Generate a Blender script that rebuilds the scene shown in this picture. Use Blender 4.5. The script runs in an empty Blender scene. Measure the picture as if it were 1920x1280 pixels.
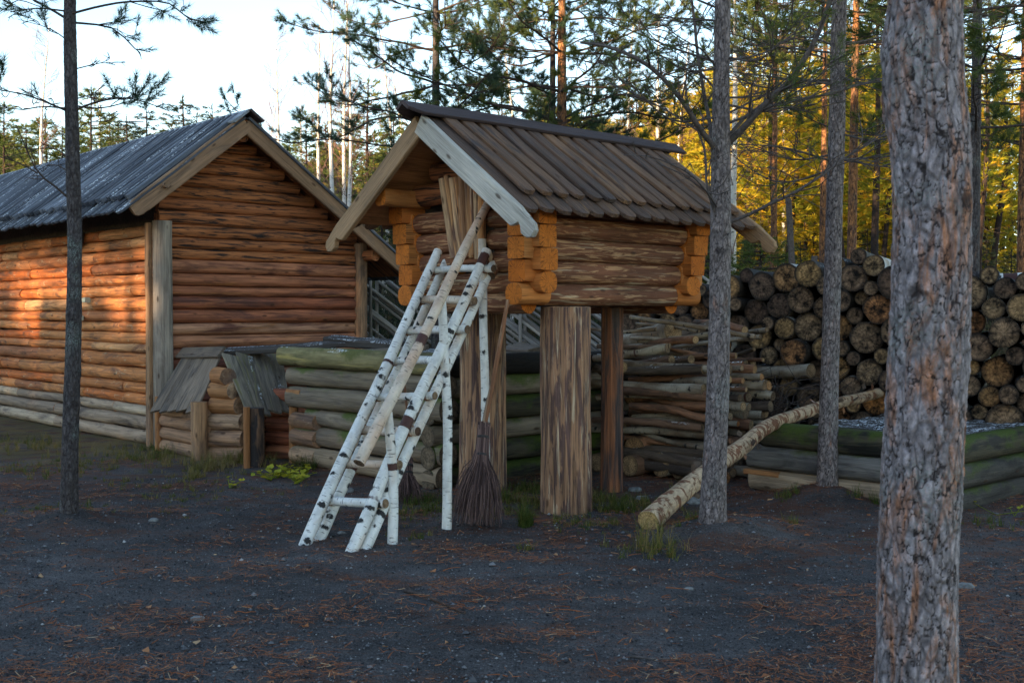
import bpy, math, random
import numpy as np
from mathutils import Vector

rng = np.random.default_rng(11)
random.seed(11)
scene = bpy.context.scene
COL = scene.collection
R_ = math.radians

# ------------------------------------------------------------------ camera model (photo pixels of a 1920 x 1280 frame)
FPX, HC = 2100.0, 1.55
PITCH = math.atan(52.0 / FPX)
CAM = np.array([0.0, 0.0, HC])
_f = np.array([0.0, math.cos(PITCH), -math.sin(PITCH)])
_u = np.array([0.0, math.sin(PITCH), math.cos(PITCH)])
_x = np.array([1.0, 0.0, 0.0])

def W(px, py, d):
    """world point seen at a photo pixel, d metres in front of the camera (measured along +Y)"""
    v = _f * FPX + _x * (px - 960.0) + _u * (640.0 - py)
    return CAM + v * (d / v[1])

def G(px, py):
    """ground point seen at a photo pixel"""
    v = _f * FPX + _x * (px - 960.0) + _u * (640.0 - py)
    return CAM + v * (-HC / v[2])

def PX(p):
    q = np.asarray(p, float) - CAM
    return 960 + FPX * q[0] / q.dot(_f)

RV = np.array([0.734, 0.679, 0.0]); RV /= np.linalg.norm(RV)      # axis of the buildings running back right
LV = np.array([-RV[1], RV[0], 0.0])                                # axis running back left
ZV = np.array([0.0, 0.0, 1.0])

def nrm(v):
    v = np.asarray(v, float)
    return v / (np.linalg.norm(v, axis=-1, keepdims=True) + 1e-12)

# ------------------------------------------------------------------ noise
def _h(i, j, k, s):
    n = (i * 374761393 + j * 668265263 + k * 2147483647 % 1274126177 + s * 974711) & 0xffffffff
    n = ((n ^ (n >> 13)) * 1274126177) & 0xffffffff
    n = ((n ^ (n >> 16)) * 2246822519) & 0xffffffff
    return ((n ^ (n >> 15)) & 0xffffff) / float(0xffffff)

def vnoise(p, s=0):
    p = np.asarray(p, float)
    i = np.floor(p).astype(np.int64); f = p - i; f = f * f * (3 - 2 * f)
    x, y, z = i[..., 0], i[..., 1], i[..., 2]; fx, fy, fz = f[..., 0], f[..., 1], f[..., 2]
    r = 0
    for a in (0, 1):
        for b in (0, 1):
            for c in (0, 1):
                w = (fx if a else 1 - fx) * (fy if b else 1 - fy) * (fz if c else 1 - fz)
                r = r + w * _h(x + a, y + b, z + c, s)
    return r

def fbm(p, s=0, o=3):
    p = np.asarray(p, float); r = 0; a = 1; t = 0
    for k in range(o):
        r = r + a * vnoise(p * 2 ** k, s + k); t += a; a *= .5
    return r / t

def worley(p, s=0):
    p = np.asarray(p, float); i = np.floor(p).astype(np.int64)
    f1 = np.full(p.shape[:-1], 9.0); f2 = f1.copy(); idv = np.zeros(p.shape[:-1])
    for a in (-1, 0, 1):
        for b in (-1, 0, 1):
            for c in (-1, 0, 1):
                x, y, z = i[..., 0] + a, i[..., 1] + b, i[..., 2] + c
                d = np.sqrt((x + _h(x, y, z, s) - p[..., 0]) ** 2 + (y + _h(x, y, z, s + 1) - p[..., 1]) ** 2 + (z + _h(x, y, z, s + 2) - p[..., 2]) ** 2)
                hid = _h(x, y, z, s + 3)
                new = d < f1
                f2 = np.where(new, f1, np.minimum(f2, d)); idv = np.where(new, hid, idv); f1 = np.where(new, d, f1)
    return f1, f2, idv

# ------------------------------------------------------------------ mesh builder
class MB:
    def __init__(s):
        s.v = []; s.lp = []; s.rn = []; s.ax = []; s.fc = []; s.n = 0
    def add(s, v, faces, lp=None, rnd=0.5, mi=0, smooth=True, aux=0.0):
        v = np.asarray(v, float).reshape(-1, 3); m = len(v)
        s.v.append(v); s.lp.append(v if lp is None else np.asarray(lp, float).reshape(-1, 3))
        s.rn.append(np.broadcast_to(np.asarray(rnd, float), (m,))); s.ax.append(np.broadcast_to(np.asarray(aux, float), (m,)))
        if not isinstance(faces, list): faces = [(faces, mi, smooth)]
        for f, k, sm in faces:
            s.fc.append((np.asarray(f, np.int64) + s.n, k, sm))
        s.n += m
    def merge(s, o):
        for f, k, sm in o.fc: s.fc.append((f + s.n, k, sm))
        s.v += o.v; s.lp += o.lp; s.rn += o.rn; s.ax += o.ax; s.n += o.n
    def mesh(s, name, mats, origin=(0, 0, 0)):
        me = bpy.data.meshes.new(name)
        v = np.concatenate(s.v) - np.asarray(origin, float)
        lens = np.concatenate([np.full(len(f), f.shape[1]) for f, _, _ in s.fc])
        idx = np.concatenate([f.ravel() for f, _, _ in s.fc])
        mi = np.concatenate([np.full(len(f), k) for f, k, _ in s.fc]); sm = np.concatenate([np.full(len(f), bool(x)) for f, _, x in s.fc])
        me.vertices.add(len(v)); me.loops.add(len(idx)); me.polygons.add(len(lens))
        me.vertices.foreach_set("co", v.ravel().astype(np.float32))
        me.loops.foreach_set("vertex_index", idx.astype(np.int32))
        me.polygons.foreach_set("loop_start", (np.cumsum(lens) - lens).astype(np.int32))
        for m in mats: me.materials.append(m)
        me.polygons.foreach_set("material_index", mi.astype(np.int32))
        me.polygons.foreach_set("use_smooth", sm)
        me.attributes.new("lp", 'FLOAT_VECTOR', 'POINT').data.foreach_set("vector", np.concatenate(s.lp).ravel().astype(np.float32))
        me.attributes.new("rnd", 'FLOAT', 'POINT').data.foreach_set("value", np.concatenate(s.rn).astype(np.float32))
        me.attributes.new("aux", 'FLOAT', 'POINT').data.foreach_set("value", np.concatenate(s.ax).astype(np.float32))
        me.update(calc_edges=True)
        return me
    def build(s, name, mats, parent=None, origin=None):
        root = parent
        while root is not None and root.parent is not None: root = root.parent
        if origin is None: origin = tuple(root.location) if root is not None else (0, 0, 0)
        me = s.mesh(name, mats if isinstance(mats, (list, tuple)) else [mats], origin)
        o = bpy.data.objects.new(name, me); COL.objects.link(o)
        if parent is not None: o.parent = parent
        else: o.location = origin
        return o

def tag(o, label=None, cat=None, group=None, kind=None):
    if label: o["label"] = label
    if cat: o["category"] = cat
    if group: o["group"] = group
    if kind: o["kind"] = kind
    return o

def thing(name, label, cat, loc, group=None):
    o = bpy.data.objects.new(name, None); COL.objects.link(o); o.location = tuple(loc); o.empty_display_size = .2
    return tag(o, label, cat, group)

ORD = "first second third fourth fifth sixth seventh eighth ninth tenth eleventh twelfth thirteenth fourteenth fifteenth sixteenth seventeenth eighteenth nineteenth twentieth".split()
def ordinal(i):
    if i < 20: return ORD[i]
    t = ["twenty", "thirty", "forty", "fifty", "sixty"][(i + 1) // 10 - 2]
    return (t[:-1] + "ieth") if (i + 1) % 10 == 0 else t + "-" + ORD[(i + 1) % 10 - 1]

# ------------------------------------------------------------------ shapes
def frames(P, up=None):
    P = np.asarray(P, float)
    T = np.gradient(P, axis=0); T = nrm(T)
    if up is None:
        a = np.array([0, 0, 1.0]) if abs(T[0][2]) < .9 else np.array([1.0, 0, 0])
    else: a = np.asarray(up, float)
    A = np.zeros_like(P); B = np.zeros_like(P); prev = a
    for i in range(len(P)):
        x = prev - T[i] * prev.dot(T[i]); x = x / (np.linalg.norm(x) + 1e-12)
        A[i] = x; B[i] = np.cross(T[i], x); prev = x
    return T, A, B

def smooth_path(pts, n):
    """Catmull-Rom through pts"""
    pts = np.asarray(pts, float)
    if len(pts) == 2: return pts[0] + (pts[1] - pts[0]) * np.linspace(0, 1, n)[:, None]
    e = np.vstack([2 * pts[0] - pts[1], pts, 2 * pts[-1] - pts[-2]])
    seg = np.linalg.norm(np.diff(pts, axis=0), axis=1); c = np.concatenate([[0], np.cumsum(seg)])
    out = []
    for t in np.linspace(0, c[-1], n):
        i = min(max(np.searchsorted(c, t, side='right') - 1, 0), len(pts) - 2); x = (t - c[i]) / seg[i]
        p0, p1, p2, p3 = e[i], e[i + 1], e[i + 2], e[i + 3]
        out.append(.5 * (2 * p1 + (p2 - p0) * x + (2 * p0 - 5 * p1 + 4 * p2 - p3) * x ** 2 + (3 * p1 - p0 - 3 * p2 + p3) * x ** 3))
    return np.array(out)

def interp_r(radii, n):
    r = np.asarray(radii, float)
    if r.ndim == 0: return np.full(n, float(r))
    return np.interp(np.linspace(0, 1, n), np.linspace(0, 1, len(r)), r)

def tube(mb, pts, radii, sides=12, n=None, rough=0.0, rf=(3, 2), caps=(True, True), mi=0, cap_mi=1, rnd=None, up=None, wobble=0.0, sq=None, ab=(1, 1), disp=None, smooth=True):
    pts = np.asarray(pts, float)
    L = np.linalg.norm(np.diff(pts, axis=0), axis=1).sum()
    if n is None: n = max(2, len(pts))
    P = smooth_path(pts, n)
    if wobble:
        sd = rng.random(3) * 50; u = np.linspace(0, L, n)
        P = P + wobble * (np.stack([fbm(np.stack([u * 1.3 + sd[k], u * 0 + k, u * 0], -1), k) for k in range(3)], -1) - .5) * 2
    if np.ndim(radii) and len(radii) == len(pts) and len(pts) > 2:
        cl = np.concatenate([[0], np.cumsum(np.linalg.norm(np.diff(pts, axis=0), axis=1))]); r = np.interp(np.linspace(0, cl[-1], n), cl, radii)
    else: r = interp_r(radii, n)
    T, A, B = frames(P, up)
    th = np.linspace(0, 2 * math.pi, sides, endpoint=False)
    c, s_ = np.cos(th), np.sin(th)
    k = np.ones(sides) if sq is None else (np.abs(c) ** sq + np.abs(s_) ** sq) ** (-1 / sq)
    ca, sb = c * k * ab[0], s_ * k * ab[1]
    off = rng.random(3) * 40
    u = np.concatenate([[0], np.cumsum(np.linalg.norm(np.diff(P, axis=0), axis=1))])
    rr = r[:, None] * np.ones(sides)[None]
    LPv = np.stack([np.repeat(u[:, None], sides, 1) + off[0], rr * ca + off[1], rr * sb + off[2]], -1)
    if rough:
        q = np.stack([LPv[..., 0] * rf[0], np.cos(th)[None] * rf[1] + off[1] + u[:, None] * 0, np.sin(th)[None] * rf[1] + off[2] + u[:, None] * 0], -1)
        rr = rr * (1 + rough * 2 * (fbm(q, 3, 3) - .5))
    aux = 0.0
    if disp is not None:
        dd, aux = disp(LPv, r); rr = rr + dd; aux = np.asarray(aux).ravel()
    V = P[:, None] + A[:, None] * (rr * ca)[..., None] + B[:, None] * (rr * sb)[..., None]
    i = np.arange(n - 1)[:, None] * sides; j = np.arange(sides)[None]; j2 = (j + 1) % sides
    q = np.stack([i + j, i + j2, i + sides + j2, i + sides + j], -1).reshape(-1, 4)
    if rnd is None: rnd = rng.random()
    mb.add(V.reshape(-1, 3), q, LPv.reshape(-1, 3), rnd, mi, smooth, aux)
    for e, on in ((0, caps[0]), (n - 1, caps[1])):
        if not on: continue
        ring = V[e]; cen = ring.mean(0)
        lpl = np.stack([np.zeros(sides), rr[e] * ca, rr[e] * sb], -1)
        # two rings + centre so that the end grain shades well
        v = np.vstack([ring, cen + (ring - cen) * .93 + T[e] * (-1 if e == 0 else 1) * r[e] * .03, [cen + T[e] * (-1 if e == 0 else 1) * r[e] * .03]])
        lpc = np.vstack([lpl, lpl * .93, [[0, 0, 0]]]) + np.array([off[0], 0, 0])
        a = np.arange(sides); b = (a + 1) % sides
        q1 = np.stack([a, b, b + sides, a + sides], -1); t1 = np.stack([a + sides, b + sides, np.full(sides, 2 * sides)], -1)
        if e == 0: q1 = q1[:, ::-1]; t1 = t1[:, ::-1]
        else: pass
        mb.add(v, [(q1, cap_mi, False), (t1, cap_mi, False)], lpc, rnd, aux=r[e])
    return P

def plank(mb, p0, p1, wax, w, t, mi=0, cap_mi=None, rnd=None, n=6, wsc=None, jit=0.004, sag=0.0, bev=.18):
    """board from p0 to p1, width along wax, thickness along T x wax; wsc = [(position 0..1, width scale, width shift)]"""
    p0 = np.asarray(p0, float); p1 = np.asarray(p1, float); L = np.linalg.norm(p1 - p0)
    tt = np.linspace(0, 1, n); ws = np.ones(n); sh = np.zeros(n)
    if wsc:
        tt = np.unique(np.concatenate([tt, [a[0] for a in wsc]])); n = len(tt)
        ws = np.interp(tt, [a[0] for a in wsc], [a[1] for a in wsc]); sh = np.interp(tt, [a[0] for a in wsc], [a[2] if len(a) > 2 else 0 for a in wsc])
    T = (p1 - p0) / L; A = np.asarray(wax, float); A = nrm(A - T * A.dot(T)); B = np.cross(T, A)
    b = min(w, t) * bev
    prof = np.array([[-w / 2 + b, -t / 2], [w / 2 - b, -t / 2], [w / 2, -t / 2 + b], [w / 2, t / 2 - b], [w / 2 - b, t / 2], [-w / 2 + b, t / 2], [-w / 2, t / 2 - b], [-w / 2, -t / 2 + b]])
    sd = rng.random(3) * 60; m = 8
    u = tt * L
    j1 = (fbm(np.stack([u * 2 + sd[0], u * 0, u * 0], -1), 1, 2) - .5) * 2 * jit; j2 = (fbm(np.stack([u * 2 + sd[1], u * 0, u * 0], -1), 2, 2) - .5) * 2 * jit - sag * np.sin(tt * math.pi)
    a = prof[None, :, 0] * ws[:, None] + (j1 + sh)[:, None]; bb = prof[None, :, 1] + j2[:, None]
    V = (p0 + (p1 - p0) * tt[:, None])[:, None] + A * a[..., None] + B * bb[..., None]
    lp = np.stack([np.repeat(u[:, None], m, 1) + sd[0], a + sd[1], bb + sd[2]], -1)
    i = np.arange(n - 1)[:, None] * m; jj = np.arange(m)[None]; j2_ = (jj + 1) % m
    q = np.stack([i + jj, i + j2_, i + m + j2_, i + m + jj], -1).reshape(-1, 4)
    if rnd is None: rnd = rng.random()
    cm = mi if cap_mi is None else cap_mi
    mb.add(V.reshape(-1, 3), q, lp.reshape(-1, 3), rnd, mi, False)
    mb.add(V[0], np.arange(m)[None, ::-1], lp[0], rnd, cm, False); mb.add(V[-1], np.arange(m)[None], lp[-1], rnd, cm, False)

def slab(mb, quad, thick, mi=0, rnd=.5, lp_axis=None):
    """a sheet with four corners and a thickness along its normal (downwards)"""
    q = np.asarray(quad, float); nn = nrm(np.cross(q[1] - q[0], q[3] - q[0]))
    v = np.vstack([q, q - nn * thick])
    ax = nrm(q[1] - q[0]) if lp_axis is None else nrm(lp_axis); bx = np.cross(nn, ax)
    lp = np.stack([v @ ax, v @ bx, v @ nn], -1)
    f = np.array([[0, 1, 2, 3], [7, 6, 5, 4], [0, 4, 5, 1], [1, 5, 6, 2], [2, 6, 7, 3], [3, 7, 4, 0]])
    mb.add(v, f, lp, rnd, mi, False)

def needles(mb, P, D, n, L, w, spread=(.35, .95), shoot=.12, mi=0, rnd=None, jl=.3, tri=True):
    """needle tufts: P, D (m,3) shoot base and direction; n needles each"""
    P = np.asarray(P, float); D = nrm(D); m = len(P)
    if m == 0: return
    t = rng.random((m, n)); sh = np.broadcast_to(np.asarray(shoot, float), (m,))[:, None]
    a = np.where(np.abs(D[:, 2:3]) < .9, np.array([[0, 0, 1.0]]), np.array([[1.0, 0, 0]]))
    X = nrm(np.cross(D, a)); Y = np.cross(D, X)
    ph = rng.random((m, n)) * 2 * math.pi; al = rng.uniform(spread[0], spread[1], (m, n)) * (1.1 - .55 * t)
    rad = X[:, None] * np.cos(ph)[..., None] + Y[:, None] * np.sin(ph)[..., None]
    d = D[:, None] * np.cos(al)[..., None] + rad * np.sin(al)[..., None]
    side = nrm(np.cross(d, rng.normal(size=(m, n, 3))))
    b = P[:, None] + D[:, None] * (t * sh)[..., None]
    ln = L * rng.uniform(1 - jl, 1 + jl, (m, n))[..., None]
    if rnd is None: rnd = rng.random(m)
    rr = np.clip(np.repeat(np.asarray(rnd)[:, None], n, 1) + rng.normal(0, .08, (m, n)), 0, 1)
    v = np.stack([b - side * w / 2, b + side * w / 2, b + d * ln + side * w * .25, b + d * ln - side * w * .25], 2) if not tri else np.stack([b - side * w / 2, b + side * w / 2, b + d * ln], 2)
    k = v.shape[2]
    f = np.arange(m * n * k).reshape(-1, k)
    mb.add(v.reshape(-1, 3), f, None, np.repeat(rr.ravel(), k), mi, False)
# ------------------------------------------------------------------ procedural materials
class NT:
    def __init__(s, name):
        s.m = bpy.data.materials.new(name); s.m.use_nodes = True; s.t = s.m.node_tree; s.t.nodes.clear()
    def node(s, typ, **kw):
        n = s.t.nodes.new(typ)
        for k, v in kw.items(): setattr(n, k, v)
        return n
    def set(s, sock, v):
        if isinstance(v, bpy.types.NodeSocket): s.t.links.new(v, sock)
        else:
            if isinstance(v, (tuple, list)) and sock.type == 'RGBA' and len(v) == 3: v = (*v, 1)
            sock.default_value = v
    def attr(s, name, vec=False):
        n = s.node('ShaderNodeAttribute', attribute_name=name); return n.outputs['Vector' if vec else 'Fac']
    def scale(s, v, k):
        n = s.node('ShaderNodeVectorMath', operation='MULTIPLY'); s.set(n.inputs[0], v); s.set(n.inputs[1], k); return n.outputs[0]
    def noise(s, v, sc=1.0, det=4.0, ro=.55, dist=0.0):
        n = s.node('ShaderNodeTexNoise'); s.set(n.inputs['Vector'], v)
        for k, x in (('Scale', sc), ('Detail', det), ('Roughness', ro), ('Distortion', dist)): s.set(n.inputs[k], x)
        return n.outputs[0]
    def voro(s, v, sc=1.0, feat='F1', rand=1.0, out='Distance'):
        n = s.node('ShaderNodeTexVoronoi', feature=feat); s.set(n.inputs['Vector'], v); s.set(n.inputs['Scale'], sc); s.set(n.inputs['Randomness'], rand); return n.outputs[out]
    def ramp(s, f, stops, interp='LINEAR'):
        n = s.node('ShaderNodeValToRGB'); r = n.color_ramp; r.interpolation = interp
        while len(r.elements) < len(stops): r.elements.new(.5)
        for e, (p, c) in zip(r.elements, stops):
            e.position = p; e.color = (c, c, c, 1) if not isinstance(c, (tuple, list)) else (*c, 1)
        s.set(n.inputs[0], f); return n.outputs[0]
    def mix(s, f, a, b, mode='MIX'):
        n = s.node('ShaderNodeMix', data_type='RGBA', blend_type=mode, clamp_factor=True)
        s.set(n.inputs[0], f); s.set(n.inputs[6], a); s.set(n.inputs[7], b); return n.outputs[2]
    def math(s, op, a, b=0.0, c=0.0, clamp=False):
        n = s.node('ShaderNodeMath', operation=op, use_clamp=clamp); s.set(n.inputs[0], a); s.set(n.inputs[1], b); s.set(n.inputs[2], c); return n.outputs[0]
    def sep(s, v):
        n = s.node('ShaderNodeSeparateXYZ'); s.set(n.inputs[0], v); return n.outputs
    def geo(s, what): return s.node('ShaderNodeNewGeometry').outputs[what]
    def bump(s, h, st=.5, dist=.01, normal=None):
        n = s.node('ShaderNodeBump'); s.set(n.inputs['Strength'], st); s.set(n.inputs['Distance'], dist); s.set(n.inputs['Height'], h)
        if normal is not None: s.set(n.inputs['Normal'], normal)
        return n.outputs[0]
    def done(s, col, rough=.8, normal=None, spec=.25, trans=None):
        b = s.node('ShaderNodeBsdfPrincipled'); o = s.node('ShaderNodeOutputMaterial')
        s.set(b.inputs['Base Color'], col); s.set(b.inputs['Roughness'], rough); s.set(b.inputs['Specular IOR Level'], spec)
        if normal is not None: s.set(b.inputs['Normal'], normal)
        res = b.outputs[0]
        if trans is not None:
            t = s.node('ShaderNodeBsdfTranslucent'); s.set(t.inputs[0], col)
            m = s.node('ShaderNodeMixShader'); s.set(m.inputs[0], trans); s.t.links.new(res, m.inputs[1]); s.t.links.new(t.outputs[0], m.inputs[2]); res = m.outputs[0]
        s.t.links.new(res, o.inputs[0]); return s.m

def wood(name, pal, streak=.55, sx=1.2, sy=28, patch=None, patch_amt=.5, patch_sc=(1.6, 6, 6), patch_edge=.08, patch2=None, patch2_sc=(1.0, 9, 9), patch2_at=.62,
         knots=True, frost=0.0, moss=0.0, moss_col=(.05, .09, .012), rough=.75, crackdark=.5, bumpst=.6):
    """timber, bark side or hewn: pal = ramp over each piece's own random number; streaks run along the piece"""
    s = NT(name); lp = s.attr('lp', True); rn = s.attr('rnd')
    c = s.ramp(rn, pal)
    n1 = s.noise(s.scale(lp, (sx, sy, sy)), 1, 5, .6, .6)
    n2 = s.noise(s.scale(lp, (sx * 3, sy * 5, sy * 5)), 1, 3, .6)
    n3 = s.noise(s.scale(lp, (1.1, 3.5, 3.5)), 1, 4, .6)
    h = n1
    if patch is not None:
        pm = s.noise(s.scale(lp, patch_sc), 1, 6, .62, .8)
        pf = s.ramp(pm, [(max(0, 1 - patch_amt - patch_edge), 0), (min(1, 1 - patch_amt + patch_edge), 1)])
        c = s.mix(pf, c, patch); h = s.math('ADD', h, s.math('MULTIPLY', pf, -.6))
    if patch2 is not None:
        pm2 = s.noise(s.scale(lp, patch2_sc), 1, 6, .65, 1.0)
        c = s.mix(s.ramp(pm2, [(patch2_at - .04, 0), (patch2_at + .06, 1)]), c, patch2)
    lo = s.ramp(n1, [(.28, 1 - streak), (.5, 1.0), (.72, 1 + streak * .5)])
    c = s.mix(1.0, c, lo, 'MULTIPLY')
    c = s.mix(1.0, c, s.ramp(n2, [(.3, .72), (.65, 1.12)]), 'MULTIPLY')
    c = s.mix(1.0, c, s.ramp(n3, [(.3, .7), (.7, 1.2)]), 'MULTIPLY')
    ck = s.noise(s.scale(lp, (.55, 16, 16)), 1, 3, .5, .3)
    ckf = s.ramp(ck, [(.485, 0), (.5, 1), (.515, 0)]); ckm = s.ramp(s.noise(s.scale(lp, (1.1, 5, 5)), 1.3, 2), [(.5, 0), (.62, 1)])
    ckf = s.math('MULTIPLY', ckf, ckm)
    c = s.mix(s.math('MULTIPLY', ckf, crackdark), c, (.012, .009, .008)); h = s.math('ADD', h, s.math('MULTIPLY', ckf, -.8))
    if knots:
        kd = s.voro(s.scale(lp, (3.0, 8, 8)), 1); kf = s.ramp(kd, [(.07, 1), (.14, 0)])
        c = s.mix(s.math('MULTIPLY', kf, .75), c, (.035, .016, .008)); h = s.math('ADD', h, s.math('MULTIPLY', kf, .5))
    h = s.math('ADD', h, s.math('MULTIPLY', n2, .35))
    if moss:
        z = s.sep(s.geo('Normal'))[2]
        mn = s.noise(s.scale(s.geo('Position'), (2.2, 2.2, 4)), 1, 6, .6)
        mf = s.ramp(s.math('ADD', s.math('MULTIPLY', z, .16), mn), [(.62 - moss * .22, 0), (.74 - moss * .2, 1)])
        mc = s.mix(s.noise(lp, 60, 4), tuple(x * .45 for x in moss_col), tuple(x * 1.7 for x in moss_col))
        c = s.mix(s.math('MULTIPLY', mf, .9), c, mc); h = s.math('ADD', h, s.math('MULTIPLY', mf, s.noise(lp, 160, 3)))
    if frost:
        z = s.sep(s.geo('Normal'))[2]
        fn = s.noise(s.geo('Position'), 38, 3, .7); fm = s.noise(s.scale(lp, (1.0, 7, 7)), 1.6, 4, .6)
        ff = s.math('MULTIPLY', s.ramp(fn, [(.50, 0), (.56, 1)]), s.ramp(fm, [(.60 - .14 * frost, 0), (.72 - .14 * frost, 1)]))
        ff = s.math('MULTIPLY', ff, s.ramp(z, [(.35, 0), (.6, 1)]))
        c = s.mix(ff, c, (.72, .77, .84)); h = s.math('ADD', h, ff)
    c = s.mix(1.0, c, (1.16, 1.15, 1.13), 'MULTIPLY')
    return s.done(c, rough, s.bump(h, bumpst, .012))

def endgrain(name, pal, ring=260, dirt_shade=.5, ramp_=.17):
    s = NT(name); lp = s.attr('lp', True); rn = s.attr('rnd')
    q = s.scale(lp, (0, 1, 1)); d = s.noise(s.scale(lp, (1, 9, 9)), 1, 3)
    ln = s.node('ShaderNodeVectorMath', operation='LENGTH'); s.set(ln.inputs[0], q); rad = ln.outputs['Value']
    rw = s.math('ADD', rad, s.math('MULTIPLY', d, .02))
    ringv = s.math('SINE', s.math('MULTIPLY', rw, ring))
    c = s.ramp(rn, pal)
    c = s.mix(s.math('MULTIPLY', s.math('ADD', ringv, 1.0), ramp_), c, (.05, .028, .014))
    xyz = s.sep(q); ang = s.math('ARCTAN2', xyz[1], xyz[2])
    cr = s.math('ADD', s.math('MULTIPLY', ang, 2.2), s.math('MULTIPLY', rn, 61.0))
    cmb = s.node('ShaderNodeCombineXYZ'); s.set(cmb.inputs[0], cr); s.set(cmb.inputs[1], s.math('MULTIPLY', rad, 3.0)); s.set(cmb.inputs[2], s.math('MULTIPLY', rn, 17.0))
    cn = s.noise(cmb.outputs[0], 1.6, 3, .6)
    ck = s.ramp(cn, [(.47, 0), (.5, 1), (.53, 0)])
    c = s.mix(s.math('MULTIPLY', ck, .8), c, (.012, .009, .007))
    rr = s.math('DIVIDE', rad, s.math('MAXIMUM', s.attr('aux'), .004))
    blot = s.noise(s.node('ShaderNodeNewGeometry').outputs['Position'], 11, 5, .65)
    edge = s.ramp(s.math('ADD', rr, s.math('MULTIPLY', s.math('SUBTRACT', blot, .5), .7)), [(.72, 0), (1.0, 1)])
    c = s.mix(s.math('MULTIPLY', edge, dirt_shade), c, (.022, .017, .014))  # dark rim: dirt, and on stacked logs the painted shade of the gaps
    c = s.mix(1.0, c, s.ramp(blot, [(.35, 1 - dirt_shade), (.62, 1.15)]), 'MULTIPLY')
    h = s.math('ADD', s.math('MULTIPLY', ringv, .12), s.math('MULTIPLY', ck, -1.0))
    return s.done(c, .85, s.bump(s.math('ADD', h, s.math('MULTIPLY', blot, dirt_shade)), .25 + .5 * dirt_shade, .010))

def bark_pine(name, grey=(.27, .235, .245), red=(.38, .175, .10), dark=(.022, .016, .016), lichen=.25, redamt=.455):
    s = NT(name); lp = s.attr('lp', True); ax = s.attr('aux')
    a = s.noise(s.scale(lp, (3.2, 13, 13)), 1, 6, .7, .8); b = s.noise(s.scale(lp, (40, 55, 55)), 1, 4, .65)
    c = s.mix(s.ramp(a, [(1 - redamt - .06, 0), (1 - redamt + .08, 1)]), grey, red)
    pl = s.noise(s.scale(lp, (14, 26, 26)), 1, 4, .7, .6)
    c = s.mix(1.0, c, s.ramp(pl, [(.30, .45), (.5, .95), (.68, 1.45)]), 'MULTIPLY')
    c = s.mix(1.0, c, s.ramp(b, [(.3, .55), (.7, 1.35)]), 'MULTIPLY')
    sp = s.noise(s.scale(lp, (3, 3, 3)), 1, 3); sp2 = s.noise(lp, 120, 4, .7)
    lf = s.math('MULTIPLY', s.ramp(sp, [(.56, 0), (.66, 1)]), s.ramp(sp2, [(.48, 0), (.58, 1)]))
    c = s.mix(s.math('MULTIPLY', lf, lichen * 2.2), c, (.20, .25, .23))
    v = s.voro(s.scale(lp, (11, 30, 30)), 1, 'DISTANCE_TO_EDGE'); vf = s.ramp(v, [(.02, 1), (.14, 0)])
    c = s.mix(s.math('MULTIPLY', vf, .45), c, dark)
    c = s.mix(s.ramp(ax, [(.06, .95), (.42, 0)]), c, dark)
    h = s.math('ADD', s.math('MULTIPLY', b, .5), s.math('MULTIPLY', vf, -.5))
    return s.done(c, .88, s.bump(h, .8, .012))

def bark_birch(name, white=(.70, .69, .66), pinkish=(.55, .42, .32), pink=.2, bands=.5, scars=1.0):
    s = NT(name); lp = s.attr('lp', True); rn = s.attr('rnd')
    c = s.mix(s.ramp(s.noise(s.scale(lp, (2.5, 6, 6)), 1, 4), [(.6 - pink * .4, 0), (.78 - pink * .3, 1)]), white, pinkish)
    c = s.mix(1.0, c, s.ramp(s.noise(s.scale(lp, (9, 14, 14)), 1, 5, .65), [(.3, .72), (.6, 1.05)]), 'MULTIPLY')
    l = s.noise(s.scale(lp, (95, 16, 16)), 1, 2, .5); lf = s.ramp(l, [(.62, 0), (.68, 1)])
    c = s.mix(s.math('MULTIPLY', lf, .7), c, (.06, .05, .045))
    v = s.voro(s.scale(lp, (15, 9, 9)), 1, rand=1.0); vn = s.noise(lp, 48, 4, .7)
    vf = s.ramp(s.math('ADD', v, s.math('MULTIPLY', s.math('SUBTRACT', vn, .5), .62)), [(.15 * scars, 1), (.20 * scars, 0)])
    gate = s.ramp(s.noise(s.scale(lp, (4.1, 7, 7)), 1, 1), [(.49, 0), (.53, 1)])
    vf = s.math('MULTIPLY', vf, gate)
    c = s.mix(vf, c, (.022, .02, .019))
    x = s.sep(lp)[0]
    cm = s.node('ShaderNodeCombineXYZ'); s.set(cm.inputs[0], s.math('MULTIPLY', x, 4.2)); s.set(cm.inputs[1], s.math('MULTIPLY', rn, 37.0))
    bn = s.noise(cm.outputs[0], 1, 3, .45)
    bn = s.math('ADD', bn, s.math('MULTIPLY', s.math('SUBTRACT', s.noise(lp, 40, 3), .5), .03))
    bf = s.ramp(bn, [(.735 - .13 * bands, 0), (.745 - .13 * bands, 1)])
    c = s.mix(bf, c, s.mix(vn, (.035, .013, .012), (.10, .04, .03)))
    return s.done(c, .62, s.bump(s.math('ADD', s.math('MULTIPLY', vf, .8), s.math('MULTIPLY', vn, .3)), .5, .006), .3)

def leafmat(name, stops, trans=.25, rough=.6):
    s = NT(name); rn = s.attr('rnd'); c = s.ramp(rn, stops)
    return s.done(c, rough, None, .2, trans)

def plain(name, col, rough=.6, spec=.3, var=.2, sc=20):
    s = NT(name); n = s.noise(s.geo('Position'), sc, 4)
    return s.done(s.mix(1.0, col, s.ramp(n, [(.3, 1 - var), (.7, 1 + var)]), 'MULTIPLY'), rough, s.bump(n, .2, .004), spec)

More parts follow.
